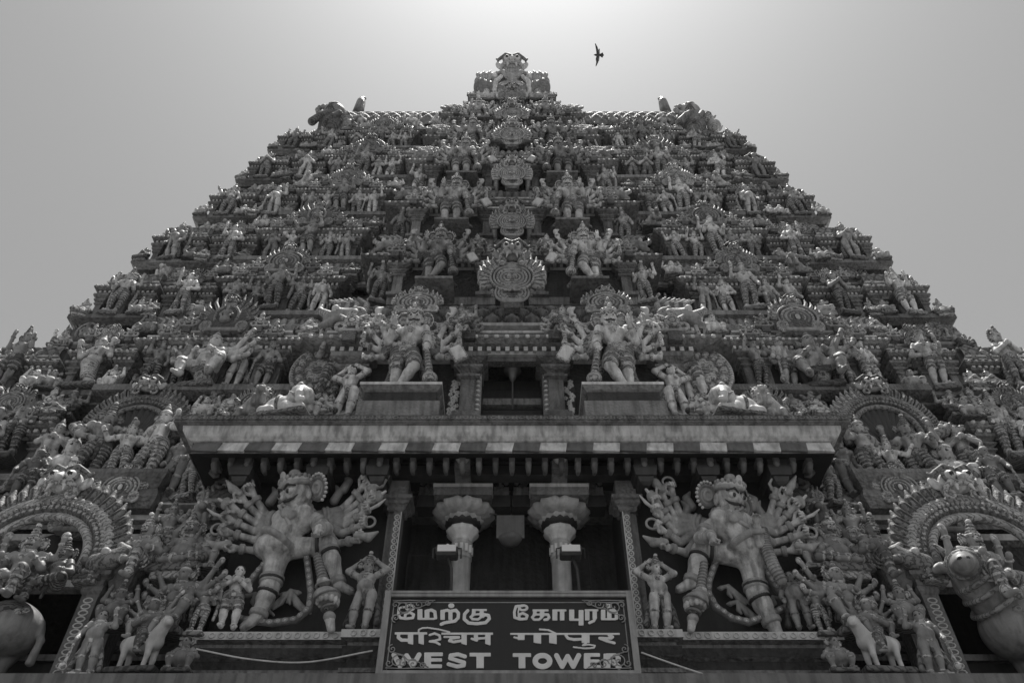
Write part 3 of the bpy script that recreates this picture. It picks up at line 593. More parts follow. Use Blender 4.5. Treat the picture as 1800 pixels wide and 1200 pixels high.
for i, (k, d, ds) in enumerate(ST): kind(k, standing(i * 7 + 3, **d), 'standing_statue', ds)
for i, (a, s, c, ds) in enumerate((('four', 0, 'cone', 'four-armed seated statue'), ('knee', 0, 'tall', 'cross-legged seated statue'), ('pray', 0, 'bun', 'small seated praying statue'), ('four', 1, 'tall', 'side-seated crowned statue'), ('knee', -1, 'cone', 'sideways seated statue'))):
    kind('se%d' % i, seated(i * 5 + 1, c, a, 1.1, s), 'seated_statue', ds)
for i, (a, c, ds) in enumerate((('up', 'hair', 'dwarf lifting both arms'), ('mix', 'cone', 'crowned squatting dwarf'), ('down', 'hair', 'pot-bellied squatting dwarf'), ('up', 'tall', 'tall-capped dwarf lifting arms'))): kind('dw%d' % i, dwarf(i, a, c), 'dwarf_statue', ds)
kind('lion', lion(1), 'lion_statue', 'rearing maned lion'); kind('ele', elephant(1), 'elephant_statue', 'pale kneeling elephant'); kind('fish', fishman(1), 'fish_statue', 'scaled fish-tailed statue')
kind('fan', fan_figure(1), 'seated_statue', 'eight-armed seated statue'); kind('ride', rider(1), 'rider_statue', 'small horse rider')
M_GUARD = {(m, l): guardian(m, l).mesh('guardian_statue', .0105) for m, l in ((1, 'cross'), (-1, 'cross'), (1, 'straight'), (-1, 'straight'))}
ORD = ['first', 'second', 'third', 'fourth', 'fifth', 'sixth', 'seventh']
STAT = []
def put(key, loc, s, where, rz=0, mir=1, group='small statues crowding the tower front', desc=None):
    me, nm, ds = LIB[key]; k = (.86, .95, 1.16) if nm == 'standing_statue' else (1, 1, 1); o = link(nm, me, None, loc, rz, (s * mir * k[0], s * k[1], s * k[2])); tag(o, '%s, %s' % (desc or ds, where), 'statue', group); STAT.append(o); return o

# ------------------------------------------------------------------ storeys
rr = random.Random(42)
def bay(nm, x, y, z, wd, P, roofm, dent, npil, gab, gs, buds):
    e = tlink(nm, M_WALL, (x, y, z), 0, (1, 1, 1)); e.scale = (wd, P, P); kx = P / wd
    P0 = P; xs = [-.46 + .92 * i / (npil - 1) for i in range(npil)] if npil > 1 else [0]
    for px in xs: link('pilaster', M_PIL, e, (px, 0, 0), 0, (kx, 1, 1))
    link('cornice', M_CORN[dent], e); link('roof', roofm, e, (0, -.025, 0))
    if gab: link('gable', M_GBS[rr.randrange(3)] if gab is M_GB else gab, e, (0, -.11, .70), 0, (kx * gs * 1.1, gs * 1.1, gs * 1.4))
    nb = max(2, int(wd / P * 7))
    for k in range(nb):                                    # row of small crests and vases along the eave and the roof
        bx = -.5 + (k + .5) / nb
        if k % 2: link('crest_bud', M_BUD, e, (bx, -.11, .635), 0, (.13 * kx, .13, .15))
        else: link('vase_finial', M_VASE, e, (bx, -.06, .6), 0, (.3 * kx, .3, .32))
    for bx, bz in buds: link('crest_bud', M_BUD, e, (bx, -.12, bz), 0, (.22 * kx, .22, .22))
    return e
KEYS = ['st%d' % i for i in range(20)]
def pick(*opts): return rr.choice(opts)
DOORM = mat('door_boards', .03, .6, .3, 0, 2, .3, .3)
for i in range(6):
    z, y, P, W = ZB[i], YB[i], PB[i], WB[i]; zt = ZB[i + 1]
    dW = max(.2, (W - WB[i + 1]) if i < 5 else .6)
    b = MB(); b.loft(-W + .35, W - .35, y + .85, BACK - y - .85, [(-.0, z - .5), (0, z + .44 * P), (.06, z + .5 * P), (.22, z + .56 * P), (.25, z + .6 * P), (.08, z + .62 * P), (.08, z + .7 * P), (.0, z + .72 * P), (-dW, z + .76 * P), (-dW, zt + .3)], 0, [0, 0, 1, 1, 2, 1, 1, 1, 0])
    tlink('storey_wall', b.mesh('storey_wall', [WALL, TRIM, EDGE]), (0, 0, 0))
    for q, sd in ((-1, 'left'), (1, 'right')):
        row = ROWS[i]; big = i == 0
        # wide shrine
        wd = .26 * W; x = q * .565 * W
        e = bay('shrine_bay', x, y, z, wd, P * .95, M_RIB, 26, 8, M_GB, .3, [(-.4, .64), (.4, .64), (-.27, .74), (.27, .74)])
        for d in (-1, 1): link('roof_beast', M_BEAST, e, (.53 * d, .02, .74), 0, (-.32 * P / wd * d, .32, .34))
        mid = 'fan' if i == 0 else pick('st0', 'st6', 'st11', 'st3', 'st12')
        five = [pick(*KEYS), pick(*KEYS), mid, pick(*KEYS), pick(*KEYS)]
        for k, key in enumerate(five):
            s = P * (.56 if k == 2 else rr.uniform(.42, .49)); s *= 1.15 if key in ('fan',) else 1
            put(key, (x + (k - 2) * .2 * wd, y - P * (.13 if k == 2 else .08), z + (.06 if k != 2 else .09) * P), s, '%s in wide %s shrine, %s' % (ORD[k], sd, row), rr.uniform(-.25, .25), pick(1, -1))
        for d in (-1, 1): put(pick('dw0', 'dw1', 'se0', 'se2', 'lion'), (x + d * .62 * wd, y - .03, z + .7 * P), .34 * P, '%s of wide %s shrine roof, %s' % ('left' if d < 0 else 'right', sd, row), 0, d)
        # narrow shrine and corner shrine
        for nm, fx, fw in (('narrow', .785, .105), ('corner', .937, .126)):
            wd = fw * W; x = q * fx * W; e = bay('shrine_bay', x, y + (.05 if nm == 'corner' else .12), z, wd, P * (.62 if i == 0 and nm == 'corner' else .8), M_LAT, 12, 3, M_GB if nm == 'narrow' else M_BUD, .18 if nm == 'narrow' else .15, [(-.36, .8), (.36, .8)] if nm == 'narrow' else [])
            nmq = '%s %s shrine' % (('narrow', sd) if nm == 'narrow' else (sd, 'corner'))
            key = 'fish' if (big and q < 0 and nm == 'narrow') else pick(*KEYS)
            put(key, (x, y - .1 * P, z + .06 * P), .5 * P, 'main figure of %s, %s' % (nmq, row), rr.uniform(-.2, .2), q)
            for d in (-1, 1): put(pick('dw0', 'dw2', 'dw3', 'se1', 'se2'), (x + d * .52 * wd, y - .12 * P, z + .005), .3 * P, '%s foot of %s, %s' % ('left' if d < 0 else 'right', nmq, row), rr.uniform(-.3, .3), d)
        # recesses
        for nm, fx in (('recess by %s guardian' % sd, .375), ('recess by narrow %s shrine' % sd, .71), ('recess by %s corner shrine' % sd, .862)):
            x = q * fx * W
            for k, d in enumerate((-1, 1)):
                if nm.startswith('recess by narrow') and d == q: continue
                if fx > .8 and d == -q: continue
                put(pick(*KEYS), (x + d * (.028 if fx < .5 else .005) * W, y + .5, z + .02 * P), P * rr.uniform(.42, .52), '%s in %s, %s' % (ORD[k] if fx < .5 else 'lone', nm, row), rr.uniform(-.4, .4), d)
            tlink('recess_gable', M_GBS[rr.randrange(3)], (x, y + .3, z + .7 * P), 0, (.27 * P, .27 * P, .34 * P))
            for d in (-1, 1): put(pick('dw0', 'dw1', 'dw2', 'se0', 'se3', 'se4', 'lion', 'ride'), (x + d * .038 * W, y + .3, z + .64 * P), .33 * P, '%s of gable, %s, %s' % ('left' if d < 0 else 'right', nm, row), rr.uniform(-.4, .4), d)
    # central bay with its doorway
    c, yc = CW[i], YC[i]
    if i == 0: z = at(900, 765, yc).z; P = (ZB[1] - z) * .93
    e = tlink('central_bay', None, (0, yc, z)); dw = .78 if i == 0 else .5
    b = MB(); dz = .49 * P
    for q in (-1, 1): x0, x1 = sorted((q * dw, q * c)); b.box(x0, x1, 0, 2.5, 0, .52 * P, 0); b.box(x0 - .0, x1 + .0, -.12, 0, -.04 * P, .06 * P, 1)
    b.box(-dw, dw, 0, 2.5, dz, .52 * P, 0)
    if i: b.box(-c - .1, c + .1, -.05, 2.5, -.16 * P, -.04 * P, 1)
    else: b.box(-c - .1, c + .1, .05, 2.5, -.4 * P, -.24 * P, 1)
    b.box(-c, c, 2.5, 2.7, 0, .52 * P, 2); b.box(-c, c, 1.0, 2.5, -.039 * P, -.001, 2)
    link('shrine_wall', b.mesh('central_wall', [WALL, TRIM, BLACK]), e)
    b = MB()
    for k in range(-3, 7): b.box(-dw, dw, .66, .7, dz * k / 7 + .015, dz * (k + 1) / 7, 0)
    link('door', b.mesh('door', [DOORM]), e)
    for q in (-1, 1):
        b = MB(); x = q * (dw + .1); b.box(x - .09, x + .09, -.1, 0, .06 * P, .47 * P, 0)
        for k in range(12): b.lathe((x, -.1, .08 * P + k * .39 * P / 12), [(.06, -.02), (.06, .02), (.02, .03)], 8, 1); 
        link('door_jamb', b.mesh('door_jamb', [TRIM, EDGE]), e)
        link('pilaster', M_PIL, e, (q * (dw + .36), -.02, 0), 0, (P * 1.1, P, P)); link('pilaster', M_PIL, e, (q * (c - .25), -.02, 0), 0, (P * 1.3, P, P))
    b = MB(); b.box(-dw - .3, dw + .3, -.22, 0, .47 * P, .5 * P, 0); b.box(-dw - .4, dw + .4, -.32, 0, .5 * P, .525 * P, 1); link('lintel', b.mesh('lintel', [TRIM, EDGE]), e)
    link('cornice', M_CORN[40], e, (0, .02, 0), 0, (2 * c, P, P)); link('roof', M_LATC if i == 0 else M_RIBC, e, (0, -.025 * P, 0), 0, (2 * c, P, P))
    link('gable', M_GA, e, (0, -.19 * P, .84 * P), 0, (.25 * P, .28 * P, .36 * P) if i else (.215 * P, .25 * P, .32 * P))
    gx = [2.62, 2.26, 1.95, 1.78, 1.65, 1.5][i]
    for q in (-1, 1):
        link('roof_beast', M_BEAST, e, (q * (c + .15), -.06 * P, .7 * P), 0, (-.32 * P * q, .32 * P, .32 * P))
        link('gable_crest', M_GB, e, (q * gx, -.15 * P, .74 * P), 0, (.2 * P,) * 3); link('crest_bud', M_BUD, e, (q * (dw + .35), -.12 * P, .62 * P), 0, (.2 * P,) * 3)
        link('crest_bud', M_BUD, e, (q * (c - .1), -.12 * P, .62 * P), 0, (.24 * P,) * 3)
        sd = 'left' if q < 0 else 'right'
        gs = P * [.5, .64, .66, .64, .6, .55][i]; gz = at(730, 698, yc - .95).z if i == 0 else z; gy = yc - (.95 if i == 0 else .75)
        pz = .03 * P; pd = MB(); pd.loft(-.85, .85, -.45, .95, [(.1, -.5), (.1, .3), (.02, .32), (0, .4), (.0, .66), (.05, .7), (.12, .8), (.12, .88), (.04, .9)], 0, [0, 0, 1, 1, 0, 0, 2, 0]) if i == 0 else pd.loft(-.5, .5, -.3, .7, [(.05, -.1), (.05, 0), (0, .02)], 0)
        go = tag(link('guardian_statue', None, None, (q * gx, gy, gz)), 'many-armed guardian with club %s of doorway, %s' % (sd, ROWS[i]), 'statue', 'door guardians')
        link('body', M_GUARD[(-q, 'cross' if i < 2 else 'straight')], go, (0, 0, 0), 0, (gs, gs, gs * 1.2)); link('pedestal', pd.mesh('pedestal', [TRIM, WALL, EDGE]), go, (0, 0, -.9 if i == 0 else 0))
        put(pick('st0', 'st6', 'st12', 'st3'), (q * (c + .3), yc - .05, z + (.02 if i else .2) * P), .46 * P, 'at %s edge of the central bay, %s' % (sd, row), -.3 * q, q)
        put(pick('dw0', 'lion', 'dw3'), (q * (c + .35), yc + .45, z + .0 * P), .36 * P, 'low behind %s edge of central bay, %s' % (sd, row), -.5 * q, q)
        put(pick('se3', 'dw1', 'se4'), (q * (dw + .6), yc - .12 * P, z + .625 * P), (.36 if i else .27) * P, 'beside central gable, %s, %s' % (sd, row), .3 * q, q)
        put(pick('dw0', 'dw3', 'se0'), (q * (c - .75), yc - .1 * P, z + .625 * P), (.36 if i else .27) * P, '%s end of central cornice, %s' % (sd, row), 0, q)
# ------------------------------------------------------------------ ridge barrel, end beasts, crest
z8, y8, P8 = ZB[6], YB[6], PB[6]; zr = y8 * 0 + at(900, 199, y8 + .2).z; hw = -at(562, 205, y8).x
b = MB(); b.loft(-hw + .2, hw - .2, y8 + .5, BACK - y8 - .5, [(0, z8 - .4), (0, z8 + .9), (.25, z8 + 1.0), (.25, z8 + 1.12), (0, z8 + 1.2)], 0, [0, 1, 2, 1]); tlink('storey_wall', b.mesh('storey_wall', [WALL, TRIM, EDGE]), (0, 0, 0))
b = MB(); hz2 = (at(900, 199, y8 + .7).z - z8 - .9) / .88; yc8 = 23.5; ry = yc8 - y8 - .1
def barrel(u, v):
    t = v * pi; p, q = (u * 34 + v * 9) % 1, (u * 34 - v * 9) % 1; d = min(p, 1 - p, q, 1 - q); r = 1 + (.014 if d < .13 else 0)
    return (-hw + .6 + (2 * hw - 1.2) * u, yc8 - ry * (1 if v < .5 else -1) * abs(cos(t)) ** .3 * r, z8 + .9 + hz2 * max(0, sin(t)) ** .8 * r)
b.grid(barrel, 34 * 10, 110); tlink('ridge_roof', b.mesh('ridge_roof', [TRIM]), (0, 0, 0))
RID = 'below the ridge roof'
for q in (-1, 1):
    sd = 'left' if q < 0 else 'right'
    for k, u in enumerate((85, 133, 178, 222, 268, 312)):
        x = u * mpp(A(0, y8, z8 + 1)) * q
        key = ('dw2', 'st3', 'st0', 'dw0', 'st10', 'se0')[k]; put(key, (x, y8 + .1, z8), (.62, .5, .5, .66, .5, .6)[k] * P8 * 1.15, '%s from the centre %s, %s' % (ORD[k], RID, sd), 0, q)
    for u in (150, 225, 300): tlink('crest_bud', M_BUD, (q * u * mpp(A(0, y8, zr)), y8 + 1.0, zr + .05), 0, .95)
    for u in (120, 245): tlink('recess_gable', M_GB, (q * u * mpp(A(0, y8, z8)), y8 + .12, z8 + .55), 0, (.9, .9, 1.1))
def end_beast(q):
    S = SDF(.05); S.ell(A(0, 0, 1.75), A(.62, .6, .66), 4); S.cap(A(0, 0, .4), A(-.1, 0, 1.3), .62, .5, 0)
    for a in (-.5, -.1, .3, .7): S.tor(A(0, 0, 1.75), A(cos(a), .15, sin(a)), .63, .035, 1, .02)
    for i in range(9): a = i * .7; S.ell(A(.5 + .3 * cos(a), -.35, 1.6 + .35 * sin(a)), .14, 2, .02)
    S.ell(A(-.75, -.15, 1.0), A(.36, .32, .36), 2); S.ell(A(-1.0, -.15, .3), A(.36, .34, .42), 2); S.ell(A(-.72, -.42, 1.1), .1, 4, 0); S.tor(A(-.75, -.42, 1.1), A(0, 1, 0), .17, .05, 1, 0)
    S.path([A(-.45, -.5, 1.0), A(-.2, -.6, .5), A(.1, -.6, .1)], [.16, .15, .12], 0); S.path([A(.1, -.5, 1.0), A(.45, -.6, .6), A(.8, -.5, .15)], [.2, .17, .22], 0)
    S.cap(A(-1.1, -.1, 1.2), A(-1.3, -.1, 1.45), .12, .05, 2); S.cap(A(-1.3, 0, .3), A(-1.5, 0, .6), .12, .05, 2); return S
M_END = end_beast(1).mesh('corner_beast', .035, [CLOTH, GAB, ORN, DARK, GABL])
hb = MB(); hb.lathe((0, 0, 0), [(.36, 0), (.33, .6), (.3, 1.2), (.28, 1.6), (.24, 1.8)], 14, 0); hb.tube([(0, 0, 1.7), (.02, 0, 1.95), (.12, 0, 2.05), (.25, 0, 2.02)], [.24, .2, .15, .07], 10, 0); M_HORN = hb.mesh('ridge_horn', [TRIM])
for q in (-1, 1):
    sd = 'left' if q < 0 else 'right'; p = at(900 + q * 322, 232, y8 - .1)
    tag(link('corner_beast', M_END, None, p, 0, (.92 * -q * -1 if q < 0 else -.92, .92, .96)), 'ribbed round-topped beast cluster on %s end of the ridge' % sd, 'statue', 'beasts on the ridge ends')
    p = at(900 + q * 271, 200, y8 + .9); tlink('ridge_horn', M_HORN, p, 0, (-q * .82, .82, .8))
# crest over the centre
yq = YC[6]; zq = ZB[6]; b = MB(); m8 = mpp(A(0, yq, zq + 1))
b.loft(-76 * m8, 76 * m8, yq, yq + 3, [(.0, zq - 1.4), (0, zq - .2), (.15, zq - .1), (.15, zq + .05), (0, zq + .1), (0, zq + .35)], 0, [0, 0, 1, 2, 0])
zc = at(900, 178, yq).z; b.loft(-66 * m8, 66 * m8, yq + .15, yq + 3, [(0, zq + .35), (0, zc - .2), (.14, zc - .1), (.14, zc), (0, zc + .05)], 0, [0, 1, 2, 0]); tlink('crest_base', b.mesh('crest_base', [WALL, TRIM, EDGE]), (0, 0, 0))
S = SDF(.03); S.ell(A(0, 0, .9), A(1.25, .3, .8), 1); S.ell(A(0, -.1, .55), A(.85, .3, .5), 2)
for q in (-1, 1):
    S.path([A(.5 * q, 0, .3), A(1.15 * q, 0, .45), A(1.62 * q, 0, .8), A(1.78 * q, 0, 1.15)], [.4, .48, .4, .22], 1, .05)
    for i in range(8): t = i / 7; bx = A((.7 + 1.0 * t) * q, -.14, .75 + .2 * t); tp = A((.74 + 1.1 * t) * q, -.2 - .06 * (i % 2), 1.3 + .1 * sin(t * 3.1)); S.cap(bx, tp, .05, .085, 2, 0); S.cap(tp, tp + A(-.1 * q, 0, .2), .08, .02, 2, 0)
    for i, R in enumerate((.12, .24, .36)): S.tor(A(.36 * q, -.34, .32), A(0, 1, 0), R, .05, (2, 0)[i % 2], 0)
    S.path([A(.9 * q, -.3, .2), A(.85 * q, -.45, .6), A(.55 * q, -.45, .95)], [.14, .12, .09], 0); S.ell(A(.9 * q, -.4, 1.0), .16, 0); S.path([A(.3 * q, -.4, 1.0), A(.5 * q, -.45, 1.25), A(.85 * q, -.4, 1.2)], [.12, .1, .06], 2)
S.ell(A(0, -.3, .95), A(.28, .2, .3), 2); S.ell(A(0, -.1, 1.45), A(.5, .3, .4), 2, .05); monster_head(S, A(0, -.2, 1.92), .74)
S.box(A(0, 0, -.12), A(.95, .3, .2), .03, 0, 0)
tlink('crest', S.mesh('crest', .028), (0, yq + .1, zc + .36), 0, (64 * m8 / 1.85, .95, 1.62))
for q in (-1, 1):
    sd = 'left' if q < 0 else 'right'
    put('dw1', (q * 45 * m8, yq - .2, zq + .35), 1.7, 'beside the crest foot, on its %s' % sd, 0, q); put('se0', (q * 68 * m8, yq - .1, zc + .05), .95, 'on %s shoulder of the crest base' % sd, 0, q)
    put('st7', (q * 52 * m8, yq - .45, zq - 1.55), 1.25, 'guarding the crest niche, %s side' % sd, 0, q); put('ride', (q * 78 * m8, yq + .2, zq + .35), .9, 'riding at the %s corner of the crest base' % sd, 0, q)
tlink('gable', M_GA, (0, yq - .35, zq - 1.1), 0, (1.05, 1, 1.25)); tlink('gable', M_GB, (0, yq - .2, zq + .35), 0, (.95, 1, 1.1))

# ------------------------------------------------------------------ canopy over the entrance
FY = 13.45; f0 = at(333, 796, FY); f1 = at(333, 772, FY - .05); f2 = at(326, 757, FY + .08); f3 = at(318, 743, FY + .1)
WX, WY = 5.9, 14.75; zs = at(900, 812, 14.75).z
pr = [(-.0, zs), (WY - FY - .22, f0.z + .02), (WY - FY - .2, f0.z - .0), (WY - FY, f0.z)]
zt = [f0.z, f1.z, f1.z + .03, f2.z, f2.z + .02, f3.z]
xw = -f0.x
def ring(y, x, z): return [(-x, y, z), (x, y, z), (x, 17, z), (-x, 17, z)]
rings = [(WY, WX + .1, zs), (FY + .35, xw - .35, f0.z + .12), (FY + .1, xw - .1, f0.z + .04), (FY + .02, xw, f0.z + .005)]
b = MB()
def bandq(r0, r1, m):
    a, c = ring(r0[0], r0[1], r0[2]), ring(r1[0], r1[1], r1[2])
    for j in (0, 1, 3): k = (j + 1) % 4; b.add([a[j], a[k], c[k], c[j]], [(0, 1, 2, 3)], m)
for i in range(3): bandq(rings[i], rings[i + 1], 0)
zc2 = f1.z - .0; rr2 = [rings[-1], (FY + .12, xw - .06, zc2)]
bandq(rr2[0], rr2[1], 1)
cur = [(FY + .12, xw - .06, zc2)] + [(FY + .12 - .22 * sin(t), xw - .06 + (-f2.x - xw + .06) * sin(t), zc2 + (f2.z - zc2) * (1 - cos(t))) for t in (.4, .8, 1.2, 1.57)]
for i in range(4): bandq(cur[i], cur[i + 1], 2)
e0 = cur[-1]; top = [e0, (e0[0] - .12, -f3.x, e0[2] + .02), (e0[0] - .12, -f3.x, f3.z - .05), (e0[0] - .05, -f3.x - .06, f3.z), (15.2, 6.6, f3.z + 1.18)]
for i, m in enumerate((1, 1, 2, 1)): bandq(top[i], top[i + 1], m)
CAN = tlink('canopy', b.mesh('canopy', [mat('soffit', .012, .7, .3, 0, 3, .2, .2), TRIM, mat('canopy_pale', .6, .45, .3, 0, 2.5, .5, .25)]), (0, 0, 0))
b = MB(); n = 24; wt = 2 * xw / n
for i in range(n):
    x = -xw + i * wt; sk = .045
    for z0, z1, m, o in ((f0.z + .01, f1.z - .005, i % 2, 0),):
        b.add([(x, FY - .03, z0 + .05), (x + wt, FY - .05, z0), (x + wt + sk * (i < n - 1), FY + .02, z1 - .03), (x + sk * (i > 0), FY + .06, z1), (x, FY + .04, z0 + .05), (x + wt, FY + .02, z0), (x + wt + sk * (i < n - 1), FY + .1, z1 - .03), (x + sk * (i > 0), FY + .13, z1)], [(0, 1, 2, 3), (4, 7, 6, 5), (0, 4, 5, 1), (3, 2, 6, 7), (0, 3, 7, 4), (1, 5, 6, 2)], m)
        for yy in np.arange(FY + .1, 14.4, .52):
            pass
for q in (-1, 1):
    for k, yy in enumerate(np.arange(FY + .05, 16.4, .5)):
        X = q * (xw + .02); b.add([(X, yy, f0.z), (X, yy + .5, f0.z), (X, yy + .5, f1.z), (X, yy, f1.z)], [(0, 1, 2, 3) if q > 0 else (3, 2, 1, 0)], k % 2)
PALEB = mat('fascia_pale', .72, .5, .3, 0, 3, .4, .2); PALED = mat('fascia_grey', .15, .5, .3, 0, 3, .4, .2)
link('fascia', b.mesh('fascia', [PALED, PALEB]), CAN)
tb = MB(); fw = -f3.x - .02; fz0, fz1 = e0[2] + .05, f3.z - .07
def frieze(u, v):
    a = (u * 48) % 1; bar = a < .16 or .24 < a < .34; ring_ = abs(math.hypot((a - .68) / .22, (v - .5) / .36) - .8) < .28
    return (-fw + 2 * fw * u, e0[0] - .122 - (.022 if (bar and .1 < v < .9) or ring_ or v < .07 or v > .93 else 0), fz0 + (fz1 - fz0) * v)
tb.grid(frieze, 48 * 18, 14, 0, False)
link('top_frieze', tb.mesh('top_frieze', [TRIM]), CAN)
rb = MB(); rb.add([(-.075, 0, .0), (.075, 0, 0), (.075, 0, .2), (-.075, 0, .2), (-.075, 1.6, .85), (.075, 1.6, .85), (.075, 1.6, 1.1), (-.075, 1.6, 1.1)], [(0, 1, 2, 3), (4, 7, 6, 5), (0, 4, 5, 1), (3, 2, 6, 7), (0, 3, 7, 4), (1, 5, 6, 2)]); rb.tube([(0, .12, .12), (0, .05, -.06), (0, .16, -.18), (0, .3, -.16)], [.075, .08, .07, .05], 8)
M_RAF = rb.mesh('rafter_end', [mat('weathered_timber', .16, .6, .3, .3, 3, .3, .3)])
rb = MB(); rb.box(-.075, .075, 0, .3, 0, .14); rb.tube([(0, .12, .12), (0, .05, -.06), (0, .16, -.18), (0, .3, -.16)], [.075, .08, .07, .05], 8); M_RAFS = rb.mesh('rafter_stub', [M_RAF.materials[0]])
for i in range(37): link('rafter_end', M_RAFS, CAN, (-xw + .45 + (2 * xw - .9) * i / 36, FY + .28, f0.z + .0), 0, (.85, 1, .78))
for q in (-1, 1):
    for k in range(7): link('rafter_end', M_RAFS, CAN, (q * (xw - .22), FY + .75 + k * .42, f0.z + .08), q * pi / 2, (.8, .8, .7))

# ------------------------------------------------------------------ entrance porch: walls, columns, beams
zp = at(900, 1109, 13.87).z; PO = tlink('porch', None, (0, 14.6, zp)); PL = lambda x, y, z: (x, y - 14.6, z - zp)
ox = -at(700, 980, 14.6).x; b = MB(); zt1 = zs - .05; wy = 14.75 - 14.6
for q in (-1, 1): x0, x1 = sorted((q * (ox + .0), q * WX)); b.box(x0, x1, wy, wy + 4.5, -3.5, zt1 - zp, 0)
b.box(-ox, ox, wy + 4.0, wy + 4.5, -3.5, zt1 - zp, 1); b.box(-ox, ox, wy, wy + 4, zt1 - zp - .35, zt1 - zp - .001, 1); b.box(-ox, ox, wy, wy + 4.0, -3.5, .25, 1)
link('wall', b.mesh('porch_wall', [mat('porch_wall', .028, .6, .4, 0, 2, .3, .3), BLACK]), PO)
# pilasters with rows of carved rings
zl = at(700, 885, 14.4).z
for q in (-1, 1):
    b = MB(); x = q * (ox + .0); h = zl - zp
    b.box(min(x, x + q * .17), max(x, x + q * .17), -.22, wy, -1.2, h, 0); b.box(min(x + q * .175, x + q * .3), max(x + q * .175, x + q * .3), -.16, wy, -1.2, h, 0)
    b.box(min(x - q * .004, x + q * .02), max(x - q * .004, x + q * .02), -.235, -.2, -1.2, h, 1)
    for k in range(26):
        zz = -.3 + k * h * .1 / 2.0 * .92 + .05; 
        if zz > h * .9: break
        pts = [(x + q * .085 + .052 * cos(t), -.225, zz + .06 * sin(t)) for t in np.linspace(0, 2 * pi, 12, endpoint=False)]; b.tube(pts, .016, 5, 1, True); b.lathe((x + q * .085, -.225, zz), [(.001, -.022), (.02, -.01), (.02, .01), (.001, .022)], 6, 1)
    cx = x + q * .12
    b.loft(cx - .17, cx + .17, -.24, .1, [(.0, h * .93), (.03, h * .94), (.03, h * .96), (.1, h * .98), (.1, h), (.16, h + .03), (.16, h + .12), (.05, h + .14), (.05, h + .55)], 0)
    link('pilaster', b.mesh('ring_pilaster', [TRIM, EDGE]), PO)
def column(u):
    c = MB(); base = at(u, 1040, 15.1); zz = lambda v: at(u, v, 15.1).z - base.z; r = 17.5 * mpp(base)
    lob = lambda n, a: (lambda t, z: 1 + a * abs(sin(n * t / 2)))
    c.lathe((0, 0, -1.6), [(r, 0), (r, 1.6 + zz(985))], 24, 0); H = zz(985)
    c.lathe((0, 0, H), [(r * 1.08, 0), (r * 1.1, .06), (r * 1.02, .08), (r * 1.02, .32), (r * 1.12, .34), (r * 1.12, .4), (r, .42)], 24, 0)
    for k in range(12): a = k * pi / 6; c.box(r * 1.04 * cos(a) - .03, r * 1.04 * cos(a) + .03, r * 1.04 * sin(a) - .03, r * 1.04 * sin(a) + .03, H + .12, H + .3, 1)
    H2 = H + .42; c.lathe((0, 0, H2), [(r, 0), (r * 1.0, .05), (r * 1.2, .12), (r * 1.55, .2), (r * 1.62, .26), (r * 1.5, .31), (r * 1.2, .33)], 28, 1, True, lob(18, .12))
    c.lathe((0, 0, H2 + .33), [(r * 1.2, 0), (r * 1.9, .08), (r * 2.0, .14), (r * 1.8, .18)], 28, 2); c.lathe((0, 0, H2 + .4), [(r * 1.5, .0), (r * 1.98, .07), (r * 2.05, .12), (r * 1.7, .15)], 32, 0, True, lob(16, .14))
    c.lathe((0, 0, H2 + .53), [(r * 1.7, 0), (r * 2.5, .05), (r * 2.95, .16), (r * 2.95, .24), (r * 2.6, .3)], 40, 0, True, lob(16, .17)); H3 = H2 + .83
    o = link('column', c.mesh('column', [mat('column_paint_%d' % u if 0 else 'column_paint', .5, .45, .25, 0, 3, .3, .2), PALE, DARK]), PO, PL(*base))
    s = MB(); s.box(-r * 3.1, r * 3.1, -r * 3.1, r * 3.1, 0, .24, 0); s.box(-r * 3.2, r * 3.2, -r * 3.2, r * 3.2, .2, .28, 1); link('abacus', s.mesh('abacus', [TRIM, EDGE]), o, (0, 0, H3))
    for q in (-1, 1):
        s = MB(); s.box(-.2, .2, -.2, .2, 0, .3, 0); s.box(-.17, .17, -.24, .2, .3, .5, 1); s.tube([(0, -.2, .5), (-.12 * q, -.26, .62), (.06 * q, -.26, .7), (.12 * q, -.24, .56)], [.08, .1, .08, .05], 8, 1); link('bracket', s.mesh('bracket', [TIMBER, TRIM]), o, (q * r * 4.1, 0, H3 - .02))
    s = MB(); s.loft(-.17, .17, -1.2, .3, [(0, .28), (0, .9), (.04, .92), (.04, 1.3)], 0); s.tube([(0, -1.2, .95), (0, -1.3, .75), (0, -1.2, .5), (0, -1.05, .4)], [.17, .17, .15, .06], 10, 1); link('beam_bracket', s.mesh('beam_bracket', [TRIM, EDGE]), o, (0, 0, H3))
column(808); column(989)
b = MB(); zb = at(900, 837, 14.35).z - zp
b.box(-WX, WX, -.35, -.05, zb - .02, zb + .22, 0);  link('beam', b.mesh('beam', [TIMBER, BLACK]), PO)
for u in (432, 565, 668, 1130, 1238, 1362):
    p = at(u, 850, 14.3); s = MB(); s.loft(-.22, .22, -.5, .3, [(0, -.12), (.03, .05), (.03, .12), (.0, .14), (0, .5)], 0); s.loft(-.17, .17, -.46, .1, [(-.1, -.3), (-.03, -.24), (0, -.13)], 0); link('beam_bracket', s.mesh('beam_bracket', [TIMBER]), PO, PL(p.x, p.y, p.z))
# grille frames inside the dark hall
for u0, u1 in ((718, 770), (1036, 1085)):
    s = MB(); a, c = at(u0, 975, 15.6), at(u1, 1042, 15.6); s.tube([PL(a.x, 15.6, c.z - .5), PL(a.x, 15.6, a.z), PL(c.x, 15.6, a.z)], .02, 6); link('grille_frame', s.mesh('grille_frame', [TIMBER]), PO)
for u in (830, 962): a = at(u, 960, 16); s = MB(); s.tube([PL(a.x, 16, a.z), PL(a.x, 16, a.z - 2)], .025, 6); link('grille_bar', s.mesh('grille_bar', [TIMBER]), PO)
